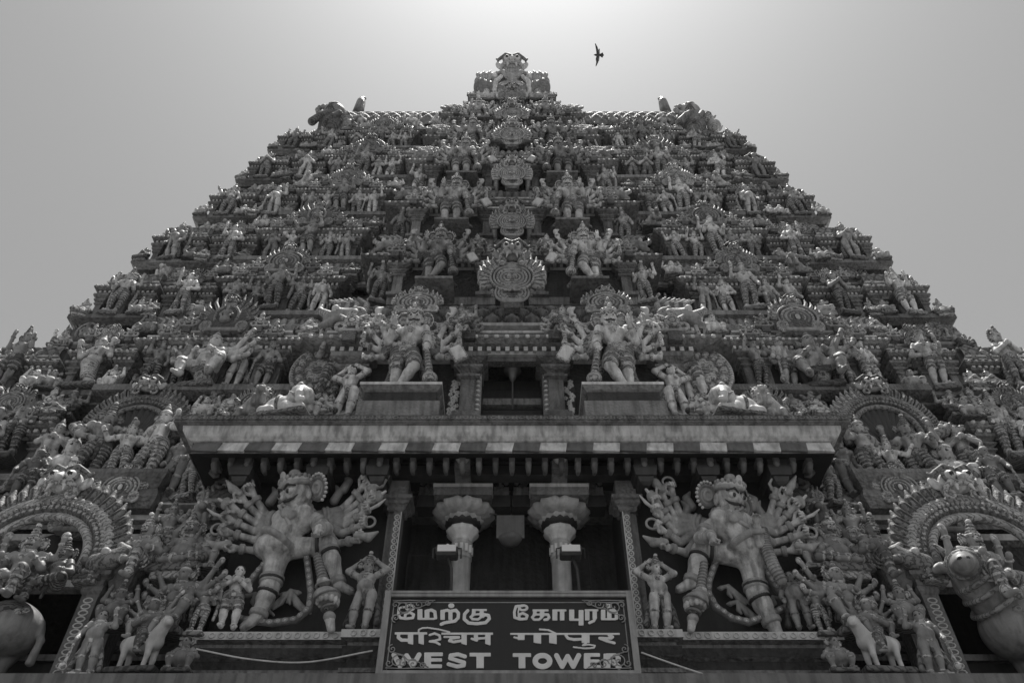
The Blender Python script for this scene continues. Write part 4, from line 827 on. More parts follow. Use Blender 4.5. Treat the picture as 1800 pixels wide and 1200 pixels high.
# ledge under the big statues and the courses below it
LED = MB(); zl0 = zp
for x0, x1, o in ((-WX + .02, -2.95, .0), (-2.95, 2.95, .1), (2.95, WX - .02, 0)):
    LED.loft(x0, x1, 14.0 - o, 15.2, [(.0, zp - 2.6), (0, zp - 1.12), (.12, zp - 1.08), (.12, zp - .98), (.02, zp - .94), (.02, zp - .82), (.1, zp - .78), (.1, zp - .7), (0, zp - .66), (0, zp - .5), (.08, zp - .46), (.1, zp - .3), (.02, zp - .26), (.02, zp - .2), (.14, zp - .16), (.14, zp - .012), (.12, zp - .0)], 0, [0, 1, 1, 0, 0, 1, 1, 0, 0, 1, 0, 0, 1, 1, 2, 2])
    n = int((x1 - x0) / .17)
    for k in range(n):
        x = x0 + (k + .5) * (x1 - x0) / n; LED.tube([(x + .05 * cos(t), 13.85 - o, zp - .085 + .05 * sin(t)) for t in np.linspace(0, 2 * pi, 10, endpoint=False)], .014, 5, 2, True); LED.lathe((x, 13.87 - o, zp - 1.03), [(.001, -.04), (.05, -.02), (.05, .02), (.001, .04)], 6, 1)
tlink('ledge', LED.mesh('ledge', [WALL, TRIM, EDGE]), (0, 0, 0))
b = MB(); zst = at(900, 1187, 12.9).z; b.loft(-17, 17, 13.1, 34, [(.0, 0), (0, zst - 1.2), (.2, zst - .6), (.3, zst - .3), (.3, zst), (-.1, zst + .02)], 0); tlink('stone_base', b.mesh('stone_base', [STONE]), (0, 0, 0))
b = MB(); W1 = 15.2; b.loft(-W1, W1, 16.1, 31, [(0, zst), (0, ZB[0] - .35), (.3, ZB[0] - .3), (.35, ZB[0] - .12), (0, ZB[0] - .1)], 0, [0, 1, 1, 0]); tlink('storey_wall', b.mesh('storey_wall', [WALL, TRIM]), (0, 0, 0))
# ------------------------------------------------------------------ signboard with its lettering
SY = 13.0; tl, tr, bl, br = at(683, 1040, SY), at(1110, 1040, SY), at(655, 1187, SY), at(1127, 1187, SY)
sx0, sx1 = (tl.x + bl.x) / 2, (tr.x + br.x) / 2; sz0, sz1 = (bl.z + br.z) / 2, (tl.z + tr.z) / 2; scx = (sx0 + sx1) / 2
SIGN = link('signboard', None, None, (scx, SY, sz0)); tag(SIGN, 'black signboard in silver frame lettered in three scripts, WEST TOWER at bottom', 'sign')
SL = lambda u, v, dy=0: (lambda p: A(p.x - scx, dy, p.z - sz0))(at(u, v, SY))
hwS, hS = (sx1 - sx0) / 2, sz1 - sz0
BOARD = mat('sign_board_paint', .01, .35, .2, 0, 2, .2, .05); SILV = mat('silver_frame', .34, .35, .2, 0, 3, .3, .1, metal=.3); LET = mat('letter_paint', .74, .5, .1, 0, 4, .08, .05)
b = MB(); b.box(-hwS + .1, hwS - .1, 0, .06, .05, hS - .1, 0); link('board', b.mesh('board', [BOARD]), SIGN)
b = MB(); t = .11
b.box(-hwS, -hwS + t, -.06, .1, 0, hS, 0); b.box(hwS - t, hwS, -.06, .1, 0, hS, 0); b.box(-hwS + t, hwS - t, -.055, .1, 0, .07, 0); b.box(-hwS + t, hwS - t, -.055, .1, hS - t, hS, 0); b.box(-hwS + t, hwS - t, -.07, -.056, hS - .05, hS - .02, 0)
b.box(-hwS + t + .05, hwS - t - .05, -.012, -.001, hS - t - .1, hS - t - .085, 0)
for q in (-1, 1): b.box(q * (hwS - t - .06) - .008, q * (hwS - t - .06) + .008, -.012, -.001, .1, hS - t - .1, 0)
link('frame', b.mesh('frame', [SILV]), SIGN)
C1 = lambda x, y: SL(640 + x / 6.665, 1020 + y / 6.665); C2 = lambda x, y: SL(880 + x / 6.665, 1020 + y / 6.665)
upx = mpp(at(890, 1110, SY)) / 6.665
def lettering(C, strokes, name):
    S = SDF(0)
    for pts, wd in strokes:
        P = [C(*p) for p in pts]
        for i in range(len(P) - 1):
            a, c = P[i], P[i + 1]; d = c - a; L = max(float(d @ d), 1e-9); r = wd * upx / 2
            def fn(x, y, z, a=a, d=d, L=L, r=r):
                tt = np.clip(((x - a[0]) * d[0] + (z - a[2]) * d[2]) / L, 0, 1)
                return np.maximum(np.sqrt((x - a[0] - tt * d[0]) ** 2 + (z - a[2] - tt * d[2]) ** 2) - r, np.abs(y + .012) - .012)
            S._a(np.minimum(a, c) - A(r, .03, r), np.maximum(a, c) + A(r, .012, r), fn, 0, 0)
    return link(name, S.mesh(name, .0075, [LET]), SIGN)
def vb(x, y0, y1, wd, sl=0):                      # upright bar with square ends, made of narrow strokes
    n = max(2, int(wd / 14)); e = wd / n * 1.25
    return [([(x - wd / 2 + wd * (i + .5) / n, y0 + e / 2), (x - wd / 2 + wd * (i + .5) / n, y1 - e / 2 + sl * ((i + .5) / n - .5))], e) for i in range(n)]
def hb_(x0, x1, y, wd):
    n = max(2, int(wd / 14)); e = wd / n * 1.25
    return [([(x0 + e / 2, y - wd / 2 + wd * (i + .5) / n), (x1 - e / 2, y - wd / 2 + wd * (i + .5) / n)], e) for i in range(n)]
def el(x, y, rx, ry, wd, n=18): return [([(x + rx * cos(2 * pi * i / n), y + ry * sin(2 * pi * i / n)) for i in range(n + 1)], wd)]
def st(wd, *p): return [(list(p), wd)]
tam1 = st(34, (408, 330), (402, 400), (425, 440), (500, 450), (572, 440), (582, 402), (535, 375), (485, 392), (480, 430)) + el(540, 320, 46, 28, 30) + st(26, (430, 320), (500, 310)) + vb(655, 335, 462, 56) + hb_(630, 830, 452, 22) + vb(738, 345, 460, 54) + st(40, (738, 358), (790, 348), (830, 368), (838, 440)) \
    + vb(920, 345, 465, 50) + st(38, (920, 362), (975, 350), (1005, 362)) + vb(1012, 345, 465, 46) + st(40, (1012, 362), (1075, 350), (1106, 385), (1102, 440), (1065, 478), (985, 490), (935, 500), (905, 515)) + el(1022, 297, 14, 8, 46) \
    + st(40, (1215, 355), (1178, 395), (1174, 455), (1225, 500), (1320, 508), (1425, 496), (1468, 450), (1458, 410), (1412, 402), (1392, 422)) + hb_(1262, 1440, 347, 22) + vb(1285, 345, 415, 42) + vb(1378, 345, 430, 46) + st(26, (1270, 400), (1395, 395)) + st(30, (1285, 405), (1248, 428), (1270, 455), (1335, 458), (1372, 430))
tam2 = st(34, (255, 298), (180, 305), (160, 370), (164, 435), (225, 456), (300, 450), (312, 412), (262, 385), (215, 402), (218, 440)) + el(265, 322, 46, 28, 30) + st(18, (215, 310), (205, 380)) + hb_(372, 562, 352, 22) + vb(400, 345, 412, 40) + vb(485, 345, 430, 50) + st(26, (385, 402), (495, 398)) + st(30, (400, 405), (368, 432), (390, 460), (450, 460), (485, 430)) + st(34, (490, 400), (555, 402), (568, 435), (548, 458), (515, 462)) \
    + hb_(605, 772, 352, 22) + vb(635, 345, 472, 56) + vb(720, 345, 472, 50) + vb(832, 340, 470, 58) + hb_(805, 965, 462, 24) + vb(942, 345, 532, 54) + hb_(982, 1146, 350, 20) + vb(1014, 345, 472, 50) + vb(1102, 345, 455, 48) + st(34, (1108, 440), (1090, 475), (1040, 498)) + vb(1200, 340, 462, 50) + hb_(1176, 1350, 456, 22) + vb(1272, 345, 458, 50) + st(40, (1272, 360), (1325, 350), (1352, 375), (1356, 445)) + el(1262, 300, 12, 8, 42)
hin1 = hb_(358, 742, 622, 24) + hb_(905, 1512, 625, 24) + st(40, (405, 635), (402, 670), (440, 700), (520, 702)) + vb(545, 630, 748, 60, 16) + vb(670, 630, 748, 60, 18) + st(20, (640, 615), (640, 580), (680, 560), (745, 555), (880, 575), (1000, 606)) + st(28, (770, 640), (825, 622), (885, 645), (892, 690), (830, 708), (770, 715), (835, 722), (885, 750)) + st(24, (940, 664), (1110, 662)) + st(34, (1110, 668), (1020, 680), (1000, 708), (1050, 722), (1150, 706)) + vb(1172, 630, 752, 60, 18) + vb(1310, 630, 690, 46) + st(28, (1262, 684), (1320, 706), (1330, 682), (1430, 676)) + vb(1450, 630, 755, 60, 18)
hin2 = hb_(110, 1396, 628, 20) + vb(240, 635, 700, 78) + st(24, (160, 668), (250, 688)) + vb(430, 635, 738, 86, 14) + vb(612, 635, 742, 86, 14) + st(22, (458, 574), (560, 582), (640, 620)) + st(34, (765, 645), (790, 680), (860, 694), (960, 688)) + vb(995, 635, 735, 90) + st(20, (1000, 735), (960, 762), (1030, 752), (1105, 765), (1092, 790), (990, 798), (855, 782)) + st(34, (1270, 645), (1312, 662), (1290, 680), (1160, 678), (1240, 710), (1330, 734))
def W(x0, x1, y0, y1, wd): w = (x1 - x0); return st(wd, (x0, y0), (x0 + w * .25, y1)) + st(wd, (x0 + w * .25, y1), (x0 + w * .5, y0 + 10)) + st(wd, (x0 + w * .5, y0 + 10), (x0 + w * .75, y1)) + st(wd, (x0 + w * .75, y1), (x1, y0))
eng1 = W(350, 645, 872, 1000, 58) + vb(745, 845, 1025, 76) + hb_(710, 925, 866, 40) + hb_(720, 915, 932, 36) + hb_(705, 915, 1006, 40) + st(46, (1182, 892), (1100, 866), (1015, 878), (1008, 912), (1090, 938), (1172, 962), (1168, 998), (1090, 1010), (990, 982)) + hb_(1235, 1486, 870, 42) + vb(1360, 850, 1030, 84)
eng2 = hb_(140, 358, 876, 42) + vb(250, 856, 1032, 76) + el(490, 945, 86, 66, 62) + W(655, 915, 880, 1008, 58) + vb(1012, 856, 1032, 74) + hb_(975, 1165, 874, 38) + hb_(980, 1160, 945, 34) + hb_(975, 1176, 1014, 38) + vb(1245, 856, 1034, 78) + st(44, (1245, 876), (1345, 876), (1385, 912), (1345, 950), (1245, 952)) + st(60, (1320, 955), (1385, 1015))
for C, sets in ((C1, (tam1, hin1, eng1)), (C2, (tam2, hin2, eng2))):
    for s_ in sets: lettering(C, s_, 'lettering')
def scrolls(qx, qz):
    b = MB(); cx, cz = qx * (hwS - t - .03), (hS - t - .05 if qz > 0 else .1)
    def spiral(x, z, r, a0, turns, dirn):
        b.tube([(cx - qx * (x + r * (1 - k / 26) * cos(a0 + dirn * turns * 2 * pi * k / 25)), -.03, cz - qz * (z + r * (1 - k / 26) * sin(a0 + dirn * turns * 2 * pi * k / 25))) for k in range(26)], .0105, 5)
    spiral(.2, .13, .13, 0, 1.6, 1); spiral(.46, .09, .09, pi, 1.5, -1); spiral(.62, .06, .055, 0, 1.3, 1); spiral(.09, .34, .08, pi / 2, 1.5, 1); spiral(.06, .1, .07, 0, 1.2, -1); spiral(.3, .1, .07, 2, 1.2, 1)
    b.tube([(cx - qx * x, -.025, cz - qz * z) for x, z in ((.03, .42), (.05, .3), (.16, .27), (.28, .24), (.36, .16), (.5, .14), (.72, .03))], .01, 5); b.tube([(cx - qx * x, -.025, cz - qz * z) for x, z in ((.01, .02), (.3, .01), (.55, .02), (.75, .01))], .011, 5); link('corner_scroll', b.mesh('corner_scroll', [SILV]), SIGN)
for qx in (-1, 1):
    for qz in (-1, 1): scrolls(qx, qz)
# floodlights on poles behind the sign
def flood(u, lab):
    p = at(u, 972, SY + .05); o = tag(link('floodlight', None, None, (p.x, p.y, sz1)), lab, 'floodlight', 'floodlights above the signboard'); h = p.z - sz1
    b = MB(); b.tube([(.12, 0, -.02), (.1, 0, h * .6), (.03, 0, h - .1)], .028, 8); link('pole', b.mesh('pole', [TIMBER]), o)
    b = MB(); b.loft(-.2, .2, -.14, .12, [(-.03, -.1), (0, -.06), (0, .06), (-.05, .1)], 0); b.box(-.17, .17, -.17, -.142, -.05, .08, 1); b.tube([(-.26, 0, -.1), (-.26, 0, .1), (-.1, 0, .14), (.26, 0, .1), (.26, 0, -.1)], .016, 6, 0); b.lathe((0, 0, .12), [(.001, 0), (.035, .03), (.035, .06), (.001, .09)], 8, 1)
    link('lamp_head', b.mesh('lamp_head', [TIMBER, mat('lamp_glass', .75, .2, .05, 0, 3, 0, 0)]), o, (0, 0, h))
flood(786, 'small floodlight on thin pole before the left column'); flood(1003, 'small floodlight on thin pole before the right column')
# hanging sheet in the hall, a wire bulb, cables
a, c = at(873, 905, 14.9), at(922, 945, 14.9); b = MB(); b.box(-(c.x - a.x) / 2, (c.x - a.x) / 2, 0, .03, -(a.z - c.z), 0, 0); b.lathe((0, .015, -(a.z - c.z)), [(.001, -.2), (.2, -.1), (.26, 0)], 14, 0); b.tube([(-.3, 0, .02), (-.8, .05, .12)], .015, 5); tag(b.build('square_board', [mat('grey_panel', .16, .6, .2, 0, 3, .2, .1)], None, ((a.x + c.x) / 2, 14.9, a.z)), 'plain grey square panel hanging between the two round-capital columns', 'panel')
p = at(901, 655, YC[0] + .2); b = MB(); b.lathe((0, 0, 0), [(.06, .3), (.1, .22), (.22, .16), (.24, .06), (.12, -.02), (.09, -.2), (.05, -.3)], 16, 0); b.tube([(0, 0, -.3), (0, 0, -1.3)], .025, 6, 0); tag(b.build('hanging_bell', [mat('bronze', .14, .4, .2, 0, 4, .2, .1)], None, p), 'bell hanging in the dark doorway above the canopy', 'bell')
def cable(pts, lab):
    P = [at(*p) for p in pts]; o = P[0]; Q = []; P = [P[0] * 2 - P[1]] + P + [P[-1] * 2 - P[-2]]
    for i in range(1, len(P) - 2):
        for k in range(8): t = k / 8; a, b_, c_, d_ = P[i - 1:i + 3]; Q.append((b_ * 2 + (c_ - a) * t + (a * 2 - b_ * 5 + c_ * 4 - d_) * t * t + (b_ * 3 - a - c_ * 3 + d_) * t ** 3) * .5 - o)
    Q.append(P[-2] - o); b = MB(); b.tube(Q, .015, 5); tag(b.build('cable', [PALE], None, o), lab, 'cable', 'cables beside the sign')
cable([(345, 1140, 13.3), (440, 1158, 13.2), (540, 1163, 13.2), (655, 1143, 13.1)], 'pale cable sagging from the ledge to the left of the sign'); cable([(1127, 1146, 13.1), (1180, 1165, 13.2), (1245, 1187, 13.2)], 'pale cable running down right from the sign edge')
# bird
S = SDF(.02); S.cap(A(-.22, 0, 0), A(.1, 0, 0), .075, .05, 3); S.cap(A(-.22, 0, 0), A(-.36, 0, 0), .06, .015, 3)
for q in (-1, 1): S.path([A(-.05, 0, .03 * q), A(-.1, -.02, .28 * q), A(-.06 - .1 * (q > 0), .0, .5 * q), A(-.14 - .14 * (q > 0), 0, .78 * q)], [.09, .085, .075, .03], 3, .02); S.path([A(.03, 0, .1 * q), A(.03, 0, .4 * q)], [.06, .045], 1, .03); S.cap(A(.08, 0, 0), A(.28, 0, .12 * q), .05, .06, 3)
S.cap(A(.08, 0, 0), A(.33, 0, 0), .05, .07, 3); p = at(1052, 97, 24); o = link('bird', S.mesh('bird', .022, [DARK, CLOTH, DARK, mat('dark_feathers', .06, .7, .3, 0, 5, .1, .1), DARK]), None, p, 0, .95); o.rotation_euler = (radians(60), radians(4), 0)
tag(o, 'dark bird with spread wings flying right of the crest', 'bird')
# ------------------------------------------------------------------ large statues traced off the photograph
class TR:
    """maps points of an enlarged crop to the upright plane Y, relative to an origin"""
    def __init__(s, u0, v0, k, Y, org): s.u0, s.v0, s.k, s.Y = u0, v0, k, Y; s.o = at(u0 + org[0] / k, v0 + org[1] / k, Y); s.m = mpp(s.o) / k
    def __call__(s, x, y, dy=0): p = at(s.u0 + x / s.k, s.v0 + y / s.k, s.Y + dy); return A(p.x - s.o.x, p.y - s.o.y, p.z - s.o.z)
def fan(S, T, s, sh, hands, el, r, q, items=True):
    for i, (hx, hy) in enumerate(hands):
        h = T(hx, hy, -.05); e = T(*el[i], .12); a = T(*sh, .12)
        arm(S, a, e, h, s, True, A(0, -1, .2), 1.0, True, r, None, 2, .078)
        d = nrm(h - e); tip = h + d * .085 * s; k = i % 4
        if not items: continue
        if k == 0: S.tor(tip + d * .02 * s, A(0, 1, 0), .04 * s, .009 * s, 2, 0)
        elif k == 1: S.path([tip - d * .04 * s + A(0, -.05 * s, 0), tip + d * .05 * s, tip + d * .1 * s + A(.02 * s * q, 0, .03 * s)], [.02 * s, .032 * s, .008 * s], 2, .01)
        elif k == 2: S.ell(tip + d * .02 * s, A(.035, .03, .05) * s, 2, 0); S.cap(tip, tip + d * .08 * s, .015 * s, .01 * s, 4, 0)
        else: S.path([tip - d * .02 * s, tip + d * .045 * s + A(.02 * s * q, 0, 0), tip + d * .09 * s + A(.03 * s * q, 0, .02 * s)], [.01 * s, .013 * s, .005 * s], 4, 0)
def bulb_club(S, T, top, sh0, bulb, bot, br):
    a, c, d, e = T(*top, -.5), T(*sh0, -.5), T(*bulb, -.5), T(*bot, -.45); ax = nrm(e - a); S.cap(a, c, br * .26, br * .36, 2, 0)
    for t in np.linspace(0, 1, 9): S.tor(lerp(a, c, t), c - a, br * (.28 + .1 * t), br * .07, 1, 0)
    S.ell(c + ax * br * .25, A(.52, .52, .3) * br, 0, .02); S.tor(c + ax * br * .5, ax, br * .6, br * .1, 2, .01); S.ell(d, A(1, 1, .66) * br, 2, .03); S.tor(d + ax * br * .12, ax, br * .98, br * .08, 1, 0)
    for i in range(12): an = i * pi / 6; S.ell(d + ax * br * .45 + A(cos(an), sin(an), 0) * br * .72, A(.2, .2, .3) * br, 0, .01)
    S.tor(d + ax * br * .95, ax, br * .5, br * .12, 1, .01); S.ell(lerp(d, e, .62), A(.46, .46, .4) * br, 2, .02); S.cap(lerp(d, e, .7), e, br * .36, br * .3, 0, .02)
def sash(T, pts, w, name, root):
    S = SDF(.01); P = [T(*p, .06) for p in pts]
    for i in range(len(P) - 1): S.cap(P[i], P[i + 1], w, w, 1)
    L = 0; step = w * 2.1; seg = [(P[i], P[i + 1]) for i in range(len(P) - 1)]; nxt = 0
    for a, c in seg:
        d = np.linalg.norm(c - a)
        while nxt < d: p = lerp(a, c, nxt / d) + A(0, -w * .95, 0); S.tor(p, A(0, 1, 0), w * .55, w * .2, 2, 0); S.ell(p, w * .2, 4, 0); nxt += step
        nxt -= d
    for q in (-1, 1): pass
    link(name, S.mesh(name, .016, [HSKIN, HCLOTH, HORN, DARK, PALE]), root)
def hero(nm, lab, T, spec):
    root = tag(link(nm, None, None, T.o), lab, 'statue', 'giant guardians beside the entrance'); s = spec['s']; S = SDF(.018)
    pel, che, hd = T(*spec['pel']), T(*spec['che'], -.12), T(*spec['head'], -.25)
    torso(S, s * 1.2, pel + A(0, -.1, 0), che, hd, 1.0, spec['yaw'] * .5, False, False, True)
    S.path([che + A(-.1 * s, -.1 * s, .06 * s), lerp(che, pel, .5) + A(.06 * s, -.13 * s, 0), pel + A(.1 * s, -.06 * s, .03 * s)], .013 * s, 2, 0)
    for k in range(9): S.ell(che + A((k - 4) * .02 * s, -.105 * s, .02 * s + abs(k - 4) * .012 * s), .013 * s, 2, 0)
    S.ell(che + A(0, -.12 * s, -.02 * s), A(.035, .02, .035) * s, 2, 0)
    head(S, hd, spec['hs'], spec['yaw'], .38, spec.get('roll', 0), 'low', True, True, True, 0, False)
    for nmn in ('standleg', 'raiseleg'):
        h, k, a, f, r = spec[nmn]; h, k, a = T(*h), T(*k), T(*a); R0, R1, R2 = (q * T.m for q in r)
        S.ell(h, R0 * 1.0, 0, .08); S.cap(h, k, R0 * .98, R1, 0, .06); S.ell(k + A(0, -.03, 0), R1 * 1.02, 0, .05); kk = lerp(k, a, .38); S.cap(k, kk, R1 * .92, R1 * .95, 0, .05); S.cap(kk, a, R1 * .95, R2, 0, .05)
        fd = nrm(T(*f) - a); S.cap(a, a + fd * R1 * 1.5, R2 * 1.05, R2 * .8, 0, .04); sd = np.cross(fd, A(0, 0, 1))
        for i in range(5): p = a + fd * R1 * 1.55 + sd * (i - 2) * R2 * .36; S.cap(p, p + fd * R2 * .6, R2 * .26, R2 * .2, 0, .01)
        for t in (.72, .8, .88): S.tor(lerp(h, k, t), k - h, lerp(R0, R1, t) * 1.04, .012 * s, 3 if t == .8 else 2, 0)
        for t in (.14, .2): S.tor(lerp(k, a, t), a - k, R1 * 1.0, .011 * s, 2 if t < .2 else 3, 0)
        for t in (.86, .93): S.tor(lerp(k, a, t), a - k, R2 * 1.22, .014 * s, 2, 0)
    for side in ('L', 'R'): fan(S, T, s, spec['sh' + side], spec['hands' + side], spec['el' + side], .7, -1 if side == 'L' else 1)
    for (sh, e, h, d) in spec['front']: arm(S, T(*sh, -.2), T(*e, -.35), T(*h, d), s, True, A(0, -1, 0), .5, True, 1.1, A(*spec.get('tip', (0, -.3, -1))) if len(spec['front']) == 1 or h != spec['front'][-1][2] else None)
    link('body', S.mesh('body', .0125, [HSKIN, HCLOTH, HORN, DARK, PALE]), root)
    S = SDF(.01); bulb_club(S, T, *spec['club']); link('club', S.mesh('club', .013, [HSKIN, HCLOTH, HORN, DARK, PALE]), root)
    for sp in spec['sash']: sash(T, sp, .07, 'sash', root)
    for (x, y, k) in spec['flame']: S = SDF(.015); p = T(x, y, .2); S.path([p, p + A(.08 * k, 0, .22), p + A(-.03 * k, 0, .4)], [.1, .09, .02], 2); link('flame_tip', S.mesh('flame_tip', .02, [HSKIN, HCLOTH, HORN, DARK, PALE]), root)
    for (x, y, r, q) in spec['leaf']:
        c = T(x, y, .3); S = SDF(.01)
        for i in range(4): d = A(cos(1 + i * .5) * q, 0, -sin(.2 + i * .45)); S.path([c, c + d * r * .6, c + d * r + A(-.05 * q, 0, .04)], [r * .06, r * .1, r * .05], 2, .01)
        link('ornament_leaf', S.mesh('ornament_leaf', .016, [HSKIN, HCLOTH, HORN, DARK, PALE]), root)
    return root
T1 = TR(340, 800, 3.636, 14.2, (520, 1118))
hero('guardian_statue', 'giant pale many-armed guardian left of the sign, head turned left, one leg raised', T1, dict(s=3.05, hs=.40, yaw=-.7, pel=(520, 600), che=(650, 425), head=(662, 268), shL=(545, 405), shR=(765, 390),
     handsL=[(392, 262), (335, 300), (290, 360), (262, 425), (252, 500), (285, 595)], elL=[(460, 375), (436, 405), (415, 440), (400, 488), (405, 545), (430, 612)],
     handsR=[(1060, 225), (1095, 265), (1100, 320), (1062, 385), (1040, 460), (1010, 545)], elR=[(950, 345), (958, 378), (965, 415), (962, 452), (945, 500), (915, 565)],
     front=[((775, 410), (850, 470), (800, 470), -.75)], standleg=((535, 640), (490, 840), (410, 1030), (330, 1090), (85, 62, 40)), raiseleg=((560, 600), (860, 575), (930, 830), (1010, 868), (84, 60, 34)),
     club=((790, 640), (828, 790), (852, 900), (880, 1112), 85 * T1.m), sash=[[(450, 700), (350, 820), (255, 960), (262, 1030), (330, 1050), (500, 1072), (660, 1050), (740, 980), (752, 880), (725, 650)]],
     flame=[(490, 300, 1), (575, 290, -1), (900, 290, 1), (960, 220, 1), (760, 190, 1)], leaf=[(620, 860, .5, 1), (630, 870, .5, -1), (400, 880, .5, -1)]))
T2 = TR(1110, 800, 3.636, 14.2, (740, 1122))
hero('guardian_statue', 'giant pale many-armed guardian right of the sign, facing right with raised palm', T2, dict(s=3.05, hs=.38, yaw=.45, pel=(735, 610), che=(625, 450), head=(625, 292), shL=(510, 440), shR=(735, 440),
     handsL=[(268, 262), (215, 285), (192, 340), (195, 395), (215, 490), (250, 590)], elL=[(310, 380), (292, 420), (285, 455), (290, 500), (315, 555), (350, 622)],
     handsR=[(918, 245), (968, 300), (1010, 365), (1030, 440), (1045, 520), (1000, 610)], elR=[(885, 385), (910, 420), (922, 455), (920, 500), (905, 560), (875, 625)],
     front=[((505, 455), (440, 530), (510, 520), -.75), ((745, 455), (815, 560), (803, 470), -.5)], standleg=((765, 690), (800, 880), (905, 1080), (925, 1122), (85, 66, 42)), raiseleg=((745, 650), (445, 610), (380, 815), (270, 872), (86, 62, 36)),
     club=((465, 690), (445, 850), (412, 930), (380, 1112), 80 * T2.m), sash=[[(535, 690), (495, 800), (490, 880), (540, 970), (640, 1040), (750, 1066), (880, 1020), (985, 970)], [(815, 680), (880, 780), (940, 870)]],
     flame=[(345, 390, 1), (385, 330, -1), (500, 240, -1), (770, 340, 1), (840, 390, -1)], leaf=[(620, 830, .5, -1), (680, 930, .5, -1), (900, 900, .4, 1)]))
# snakes draped on the right-hand guardian
S = SDF(.01); P = [T2(*p, -.35) for p in ((830, 470), (850, 540), (870, 610), (905, 700), (960, 800))]; S.path(P, [.1, .1, .11, .12, .1], 2)
SN = [HSKIN, HCLOTH, HORN, DARK, PALE]
for i in range(4):
    for t in np.linspace(.1, .95, 5): S.tor(lerp(P[i], P[i + 1], t), P[i + 1] - P[i], .112, .014, 1, 0)
tag(link('snake_statue', S.mesh('snake_statue', .016, SN), None, T2.o), 'scaly snake hanging over the arm of the right giant guardian', 'statue')
# attendants of the two giants, and the crowd of statues on the lowest tiers
def place(key, u, vf, vt, Y, lab, rz=0, mir=1, group='statues of the lowest tiers'):
    a, t = at(u, vf, Y), at(u, vt, Y); H = t.z - a.z; me, nm, ds = LIB[key]; zz = [v.co.z for v in me.vertices]; s = H / max(zz)
    o = link(nm, me, None, a, rz, (s * mir, s, s)); tag(o, lab, 'statue', group)
    if vf > 865 and not key.startswith('att'):             # statues set low get the darker skin colour
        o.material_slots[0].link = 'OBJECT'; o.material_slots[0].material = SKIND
    return o
kind('att_pray', standing(301, 'shorts', 'hair', 'pray', 1.0, False, 0, 0, False, False), 'standing_statue', '', .011); kind('att_head', standing(302, 'bare', 'tall', 'head', 1.1, False, .02, 0, True, False), 'standing_statue', '', .011); kind('att_stout', standing(303, 'bare', 'hair', ('down', 'out'), 1.45, False, 0, 0, False, False), 'standing_statue', '', .011)
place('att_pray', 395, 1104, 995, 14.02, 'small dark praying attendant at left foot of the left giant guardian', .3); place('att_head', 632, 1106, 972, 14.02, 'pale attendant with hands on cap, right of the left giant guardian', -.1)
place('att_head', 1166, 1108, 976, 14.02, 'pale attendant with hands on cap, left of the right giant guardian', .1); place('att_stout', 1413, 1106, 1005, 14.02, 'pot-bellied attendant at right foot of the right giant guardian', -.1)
FINE = {}
def fine(key, S, nm): LIB[key] = (S.mesh(nm, .0115), nm, '')
fine('f0', standing(401, 'striped', 'tall', ('hip', 'out'), 1.0, True, .04, 0, False, False), 'standing_statue'); fine('f1', standing(402, 'striped', 'tall', ('out', 'out'), 1.0, True, 0, 0, False, False), 'standing_statue'); fine('f2', standing(403, 'striped', 'cone', ('out', 'hip'), 1.0, False, -.05, 0, False, False), 'standing_statue')
fine('f3', standing(404, 'striped', 'tall', 'four', 1.0, False, .03, 0, False, False), 'standing_statue'); fine('f4', standing(405, 'bare', 'bun', ('down', 'hip'), 1.0, True, .05, 0, False, False), 'standing_statue')
fine('s0', seated(406, 'tall', 'four', 1.05, 1, True, False), 'seated_statue'); fine('s1', seated(407, 'cone', 'knee', 1.2, 0, True), 'seated_statue'); fine('s2', seated(408, 'tall', 'knee', 1.0, -1, True, False), 'seated_statue')
fine('fan2', fan_figure(3), 'seated_statue')
